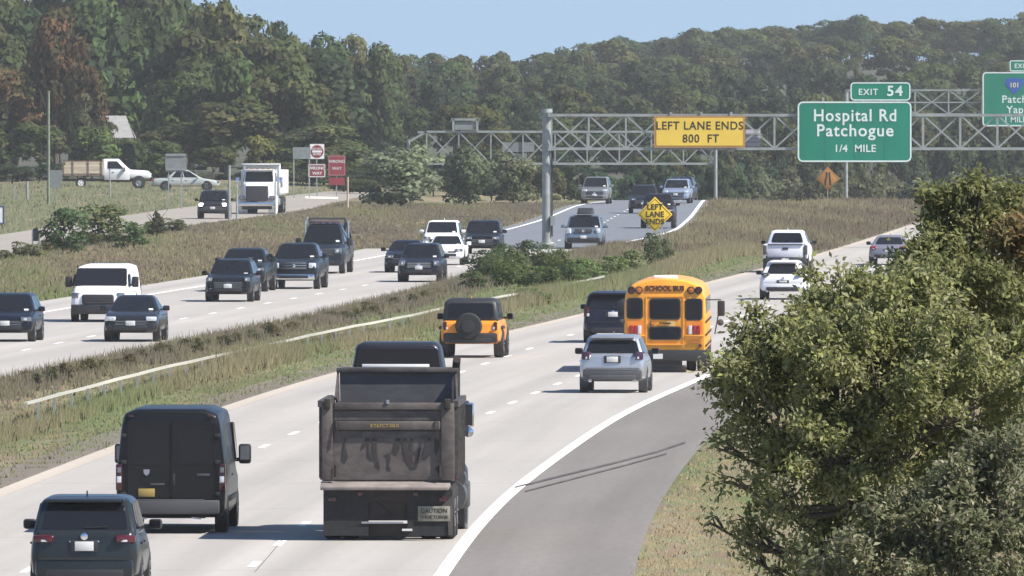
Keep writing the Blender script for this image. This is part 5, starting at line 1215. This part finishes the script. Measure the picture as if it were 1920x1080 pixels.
for k in range(16):
    px = 8 + k * 22 + rt_.uniform(-8, 8); base = float(np.interp(px, [0, 120, 240, 350], [482, 470, 446, 428])) + rt_.uniform(-3, 8); v_ = rt_.uniform(.8, 1.25)
    gshrub(px, base, base - rt_.uniform(16, 34), rt_.uniform(34, 62), 'weed', 'low scrub clump along the bank under the service road', 'weed_clump', 'weeds', 'scrub clumps on the service road bank', tint=(v_ * 1.1, v_, v_ * .85))
MW = 'tall weeds in the median near the gantry post'
for px, base, top, wd, tn in ((905, 520, 472, 60, (.6, .8, .9)), (940, 500, 462, 46, (.6, .8, .85)), (985, 498, 456, 62, (.65, .75, .75)), (1022, 510, 462, 54, (.7, .85, .85)), (1052, 522, 478, 60, (.9, 1, .8)), (960, 540, 498, 70, (1.0, 1.25, .8)), (1010, 548, 505, 80, (1.1, 1.3, .85)), (1090, 536, 490, 84, (1.2, 1.35, 1.0)), (1145, 530, 484, 74, (1.2, 1.3, .95)), (1180, 516, 474, 60, (1.2, 1.25, 1.0)), (1222, 503, 440, 40, (.9, .95, .95)), (1248, 500, 452, 34, (.9, .95, .9)), (1000, 575, 548, 70, (1.0, 1.2, .8)), (890, 545, 515, 50, (.9, 1.05, .8))):
    tn = tuple(1.1 * q for q in tn)
    gshrub(px, base, top - 11, wd * 1.3, 'weed', 'leafy green weed clump in the median between gantry post and bus', 'weed_clump', 'weeds', MW, tint=tn)
for k in range(26):
    px = rt_.uniform(915, 1120); base = float(np.interp(px, [880, 960, 1100, 1190], [530, 540, 545, 520])) + rt_.uniform(-34, 10); v_ = rt_.uniform(.8, 1.25)
    gshrub(px, base, base - rt_.uniform(26, 58), rt_.uniform(30, 66), 'weed', 'leafy green weed clump in the median between gantry post and bus', 'weed_clump', 'weeds', MW, tint=(v_, v_ * rt_.uniform(1, 1.2), v_ * .85))
TC = 'dark tall weed tufts along the left edge of the median'
for k in range(34):
    px = 20 + k * 25 + rt_.uniform(-8, 8); base = float(np.interp(px, [0, 230, 492, 722, 860], [726, 678, 628, 575, 540])); hh = rt_.uniform(15, 32)
    gshrub(px, base + rt_.uniform(0, 14), base - hh + 6, rt_.uniform(26, 46), 'weed', 'brownish weed tuft on the left edge of the median', 'weed_clump', 'weeds', TC, tint=(1.15, .95, .95))

def grass(name, label, n, region, hrange, cols, blades=7, wd=.035, spread=.16, seed=1):
    """one mesh of many tufts; region(k) gives x, y and a colour choice"""
    r = np.random.default_rng(seed); x, y, mixv = region(r, n); n = len(x)
    z = terrain(x, y); N = n * blades
    bx = np.repeat(x, blades) + r.normal(0, spread, N); by = np.repeat(y, blades) + r.normal(0, spread, N); bz = np.repeat(z, blades) - .02
    hgt = np.repeat(r.uniform(*hrange, n), blades) * r.uniform(.5, 1.15, N); a = r.uniform(-1, 1, N); lean = r.uniform(.05, .55, N) * hgt
    ux, uy = np.cos(a) * wd * r.uniform(.6, 1.5, N), np.sin(a) * wd; la = r.uniform(0, 6.28, N)
    V = np.stack([np.stack([bx - ux, by - uy, bz], -1), np.stack([bx + ux, by + uy, bz], -1), np.stack([bx + np.cos(la) * lean, by + np.sin(la) * lean, bz + hgt], -1)], 1).reshape(-1, 3)
    cols = np.array(cols); m_ = np.clip(np.repeat(mixv, blades) + r.normal(0, .14, N), 0, .999) * (len(cols) - 1); i = m_.astype(int); f = (m_ - i)[:, None]
    c = (cols[i] * (1 - f) + cols[np.minimum(i + 1, len(cols) - 1)] * f) * r.uniform(.75, 1.25, (N, 1))
    nv = r.normal(0, .22, (N, 3)) + np.array([0, -.30, .95]); nv /= np.linalg.norm(nv, axis=1)[:, None]
    o = bpy.data.objects.new(name, np_mesh(name, V, np.arange(N * 3).reshape(-1, 3), GRASS, c, nrm=np.repeat(nv, 3, axis=0).astype(np.float32))); COL.objects.link(o)
    return tag(o, label, None, kind='stuff')
def wob(x, y, s): return .5 + .30 * np.sin(x * .9 * s + y * .045 * s) + .25 * np.sin(x * .37 * s - y * .021 * s + 1.3) + .12 * np.sin(y * .11 * s + 2)
BR, TAN, OLV, GRN, LTG = (.165, .145, .098), (.27, .225, .145), (.205, .190, .110), (.160, .200, .085), (.200, .240, .115)
def reg_med(r, n):
    y = 290 + 560 * r.uniform(0, 1, n) ** .85; a, b = evs(LR, y) + .15, evs(RL, y) - .25; x = a + (b - a) * r.uniform(0, 1, n)
    f = (x - a) / (b - a); m = np.clip(wob(x, y, 1) * .75 + .34 * sm(.45, .85, f) - .12 * (1 - sm(.0, .35, f)) + .38 * sm(470, 550, y) * (1 - sm(690, 760, y)), 0, 1); return x, y, m
grass('median_grass', 'rough grass of the median', 24000, reg_med, (.03, .13), [BR, TAN, OLV, OLV, GRN, LTG], 8, .022, .18, seed=2)
def reg_edge(r, n):
    y = 285 + 470 * r.uniform(0, 1, n); x = evs(LR, y) + .1 + np.abs(r.normal(0, 1.1, n)); return x, y, np.clip(wob(x, y, 1.7) * .6, 0, 1)
grass('tall_grass', 'tall brownish weeds at the far edge of the median', 6500, reg_edge, (.12, .42), [(.150, .132, .100), BR, (.165, .16, .095), TAN], 9, .02, .2, seed=3)
def reg_slope(r, n):
    y = 540 + 470 * r.uniform(0, 1, n); a, b = evs(SR, y) + .1, evs(LL, y) - 2.9 * (y < 742) - .9 * (y >= 742); x = a + (b - a) * r.uniform(0, 1, n); k = b > a + .3
    k2 = k; x, y = x[k2], y[k2]; f = np.clip(wob(x, y, .8) * .55 + .5 * (1 - sm(545, 660, y)) , 0, 1); return x, y, f
grass('dry_grass', 'dry brown grass on the slope under the service road', 13000, reg_slope, (.08, .26), [(.142, .124, .094), (.158, .138, .102), (.195, .168, .112), (.18, .17, .095), GRN, (.19, .225, .085)], seed=4)
def reg_left(r, n):
    y = 500 + 300 * r.uniform(0, 1, n); b = evs(LL, y) - 2.9; x = b - np.abs(r.uniform(0, 14, n)); k = x > -45; return x[k], y[k], np.clip(wob(x[k], y[k], .8) * .5 + .5 * (1 - sm(560, 700, y[k])), 0, 1)
grass('roadside_grass', 'greener grass beside the left edge line', 5200, reg_left, (.10, .3), [(.17, .14, .10), TAN, OLV, GRN, (.19, .23, .085)], seed=5)
def reg_far(r, n):
    y = 800 + 340 * r.uniform(0, 1, n); a, b = -42, evs(SL, y) - .3; x = a + (b - a) * r.uniform(0, 1, n); return x, y, np.clip(wob(x, y, .6) * .5 + .35, 0, 1)
grass('yard_grass', 'pale green grass left of the service road', 5200, reg_far, (.12, .3), [TAN, (.20, .205, .125), (.22, .235, .15), (.20, .215, .12)], seed=6)
def reg_right(r, n):
    y = 225 + 600 * r.uniform(0, 1, n) ** 2.2; x = evs(RS, y) + .1 + np.abs(r.uniform(-.1, 7, n)); return x, y, np.clip(wob(x, y, 1) * .55, 0, 1)
grass('bank_grass', 'dry straw coloured grass on the right bank', 34000, reg_right, (.02, .10), [(.34, .28, .17), (.38, .315, .20), (.33, .28, .175), TAN, (.24, .225, .12)], 6, .016, .10, seed=7)
def reg_crest(r, n):
    y = 720 + 400 * r.uniform(0, 1, n); a, b = evs(LR, y) + .3, evs(RL, y) - .3; x = a + (b - a) * r.uniform(0, 1, n); return x, y, np.clip(wob(x, y, .9) * .6, 0, 1)
grass('brown_grass', 'brown green grass of the far median', 7000, reg_crest, (.12, .40), [(.150, .118, .090), (.145, .128, .086), (.215, .182, .118), OLV, GRN], seed=8)

def reg_rail(r, n):
    y = 300 + 420 * r.uniform(0, 1, n); x = evs(RAIL, y) + r.uniform(-.4, .7, n); return x, y, np.clip(wob(x, y, 1) * .6 + .3, 0, 1)
grass('rail_grass', 'uncut grass hiding the posts of the guide rail', 6500, reg_rail, (.22, .42), [BR, TAN, OLV, OLV, GRN], 8, .02, .16, seed=12)
def reg_rail2(r, n):
    y = 300 + 420 * r.uniform(0, 1, n); keep = np.zeros(n, bool)
    for a, b in ((428, 447), (505, 530), (552, 580), (600, 720)): keep |= (y > a + r.normal(0, 3, n)) & (y < b + r.normal(0, 3, n))
    y = y[keep]
    return y * 0 + evs(RAIL, y) + r.uniform(.1, .9, len(y)), y, np.clip(wob(y * 0, y, 1) * .6 + .3, 0, 1)
grass('rail_grass', 'taller grass patches in front of the guide rail', 15000, reg_rail2, (.44, .70), [BR, TAN, OLV, OLV, GRN], 8, .02, .16, seed=13)
# ------------------------------------------------------------------ near trees on the right bank
def leafy(name, label, base, lobes, nleaf, cols, lsize, seed, cat='tree', twig_n=60, trunk_r=.11, grp=None, nm_w=None):
    """lobes: centre and radius; branches reach every lobe, leaves sit along twigs"""
    r = np.random.default_rng(seed); rr = random.Random(seed)
    B = Vector((base[0], base[1], th(base[0], base[1]))); t = thing(name, label, cat, B, 0, grp)
    Cs = [Vector(c) - B for c, q in lobes]; Rs = np.array([q for c, q in lobes])
    wts = [0.34 if (nm_w and nm_w(c)) else 1.0 for c, q in lobes]
    m = MB(); fork = sum((c for c in Cs), Vector()) / len(Cs); fork = Vector((fork.x * .4, fork.y * .4, fork.z * .62))
    topz = max(c.z for c in Cs) - 1.0; topv = Vector((fork.x, fork.y, topz)); m.bar((0, 0, -.2), fork, trunk_r, trunk_r * .7, 10); m.bar(fork, topv, trunk_r * .7, trunk_r * .2, 8); m.build('trunk', BARK, t)
    lb = MB(); tips = []
    for c, q, w_ in zip(Cs, Rs, wts):
        hz0 = min(topz, c.z - .22 * math.hypot(c.x - fork.x, c.y - fork.y)); s0 = fork.lerp(topv, (hz0 - fork.z) / (topz - fork.z)) if hz0 > fork.z else fork * max(.5, hz0 / fork.z); mid = s0.lerp(c, .5) + Vector((rr.uniform(-.1, .1), rr.uniform(-.1, .1), -.08))
        lb.bar(s0, mid, trunk_r * .2, trunk_r * .13, 7); lb.bar(mid, c, trunk_r * .13, trunk_r * .05, 6)
        for k in range(max(4, int(twig_n * q))):
            d = Vector(r.normal(size=3)).normalized(); d.z = d.z * .8 + .15
            e = c + d * q * rr.uniform(.70, 1.36); s1 = mid.lerp(c, rr.uniform(.4, 1)); k1 = s1.lerp(e, .55) + Vector((0, 0, .03))
            lb.bar(s1, k1, .006, .0042, 4); lb.bar(k1, e, .0042, .002, 4); tips.append((k1, e, q, w_))
    lb.build('branch', BARK, t)
    tw = np.array([[*a, *b] for a, b, q, w_ in tips]); wgt = np.array([q ** 1.2 * w_ for a, b, q, w_ in tips]); wgt /= wgt.sum()
    k = r.choice(len(tips), nleaf, p=wgt); f = r.uniform(.05, 1.05, (nleaf, 1)) ** .8
    P = tw[k, :3] * (1 - f) + tw[k, 3:] * f + r.normal(0, .040, (nleaf, 3))
    ax = (tw[k, 3:] - tw[k, :3]); ax /= np.linalg.norm(ax, axis=1)[:, None] + 1e-6
    L_ = ax * .35 + r.normal(size=(nleaf, 3)) * .7; L_[:, 2] -= .25; L_ /= np.linalg.norm(L_, axis=1)[:, None]
    N_ = r.normal(size=(nleaf, 3)) * .7; N_[:, 2] += .75; N_ -= L_ * (N_ * L_).sum(1)[:, None]; N_ /= np.linalg.norm(N_, axis=1)[:, None]
    U = np.cross(N_, L_); ln = lsize * r.uniform(.6, 1.35, (nleaf, 1)); wd = ln * r.uniform(.20, .30, (nleaf, 1)); fold = N_ * wd * .45
    V = np.stack([P, P + L_ * ln * .4 + U * wd + fold, P + L_ * ln, P + L_ * ln * .4 - U * wd + fold, P + L_ * ln * .45], 1).reshape(-1, 3)
    i = np.arange(nleaf)[:, None] * 5; F = np.concatenate([i + [0, 1, 4], i + [4, 1, 2], i + [0, 4, 3], i + [4, 2, 3]], 1).reshape(-1, 3)
    c = np.array(cols)[r.integers(0, len(cols), nleaf)] * r.uniform(.75, 1.3, (nleaf, 1)); c = np.repeat(c, 4, axis=0)
    o = bpy.data.objects.new('crown' if cat == 'tree' else 'foliage', np_mesh('crown', V, F, FOLIAGE, c)); COL.objects.link(o); o.parent = t
    return t
DN = 88.0; SN = FPX / DN
def lob(px, py, r_px, dy): p = at(px, py, DN + dy); return ((p.x, p.y, p.z), r_px / SN)
LO1 = [(1425, 700, 85, 0), (1395, 640, 34, .1), (1500, 640, 100, .2), (1575, 575, 80, .3), (1500, 610, 36, -.1), (1650, 590, 120, .5), (1560, 720, 120, -.2), (1450, 800, 95, .1), (1405, 850, 45, 0), (1340, 838, 20, 0), (1660, 740, 150, -.3), (1425, 925, 48, .2), (1500, 985, 62, .1), (1400, 985, 34, .1), (1375, 905, 34, 0), (1440, 870, 55, -.1), (1390, 1040, 40, .2), (1470, 930, 60, -.3), (1520, 1040, 60, -.2), (1560, 860, 120, -.3), (1720, 640, 130, .2), (1640, 960, 120, .3), (1780, 780, 160, -.2), (1700, 880, 150, .4), (1880, 700, 130, .4), (1410, 1010, 45, 0), (1385, 680, 40, -.2), (1335, 690, 22, 0), (1560, 1060, 70, .2), (1450, 1060, 40, .1), (1390, 770, 40, .1), (1330, 980, 22, .1), (1440, 590 + 55, 45, .1)]
GREENS = [(.26, .275, .098), (.295, .30, .12), (.22, .24, .088), (.345, .34, .185), (.265, .26, .14)]
bt = at(1640, 900, DN)
leafy('leafy_tree', 'large green leafy tree filling the lower right foreground', (bt.x, bt.y), [lob(*a) for a in LO1], 74000, GREENS, .042, 5, nm_w=lambda c: c[0] < at(1535, 900, DN).x and c[2] < at(960, 790, DN).z)
LO2 = [(1725, 500, 50, 4.4), (1770, 545, 70, 4.2), (1700, 560, 55, 4.2), (1840, 560, 80, 4.2), (1772, 398, 36, 5), (1768, 452, 46, 5), (1790, 440, 60, 5.2), (1815, 370, 42, 5), (1840, 345, 20, 5), (1850, 420, 70, 5.2), (1770, 500, 70, 5), (1870, 520, 90, 5.3), (1900, 400, 50, 5.3), (1722, 530, 50, 5.1), (1710, 580, 80, 5.2), (1650, 572, 40, 5), (1930, 620, 110, 5.2), (1790, 600, 110, 5.4), (1745, 365, 22, 5)]
bt = at(1840, 700, DN + 5)
leafy('leafy_tree', 'taller olive leafed tree behind at the right border', (bt.x, bt.y), [lob(*a) for a in LO2], 42000, [(.20, .21, .08), (.23, .235, .095), (.18, .19, .075), (.28, .28, .14)], .044, 9)
LO3 = [(1890, 445, 34, 4.3), (1915, 425, 30, 4.3), (1925, 470, 40, 4.4)]
bt = at(1935, 700, DN + 4.2)
leafy('leafy_sapling', 'sapling with rusty orange leaves at the right border', (bt.x, bt.y), [lob(*a) for a in LO3], 1300, [(.25, .16, .07), (.21, .16, .07), (.20, .18, .08)], .055, 12, trunk_r=.05)
LO4 = [(1720, 1010, 90, -1.6), (1840, 960, 100, -1.5), (1620, 1070, 80, -1.6), (1900, 1060, 110, -1.5), (1780, 1080, 90, -1.7), (1760, 930, 60, -1.6), (1910, 880, 80, -1.4)]
bt = at(1800, 1050, DN - 1.6)
leafy('leafy_shrub', 'dull green shrub with pale bare twigs at the lower right corner', (bt.x, bt.y), [lob(*a) for a in LO4], 20000, [(.165, .185, .095), (.19, .205, .105), (.20, .19, .11), (.33, .31, .21)], .042, 14, 'shrub')

# ------------------------------------------------------------------ the air
hz = MB().box((0, 2250, 27), (1100, 4800, 66)).build('haze', mat('haze_dummy', (1, 1, 1)), None, smooth=0); hz['kind'] = 'stuff'; hz['label'] = 'thin bright summer haze'
hm = bpy.data.materials.new('haze_air'); hm.use_nodes = True; n = hm.node_tree; n.nodes.clear()
pv = n.nodes.new('ShaderNodeVolumePrincipled'); pv.inputs['Color'].default_value = (1, .98, .93, 1); pv.inputs['Density'].default_value = .00010; pv.inputs['Anisotropy'].default_value = .3
out = n.nodes.new('ShaderNodeOutputMaterial'); n.links.new(pv.outputs[0], out.inputs['Volume'])
hz.data.materials.clear(); hz.data.materials.append(hm)
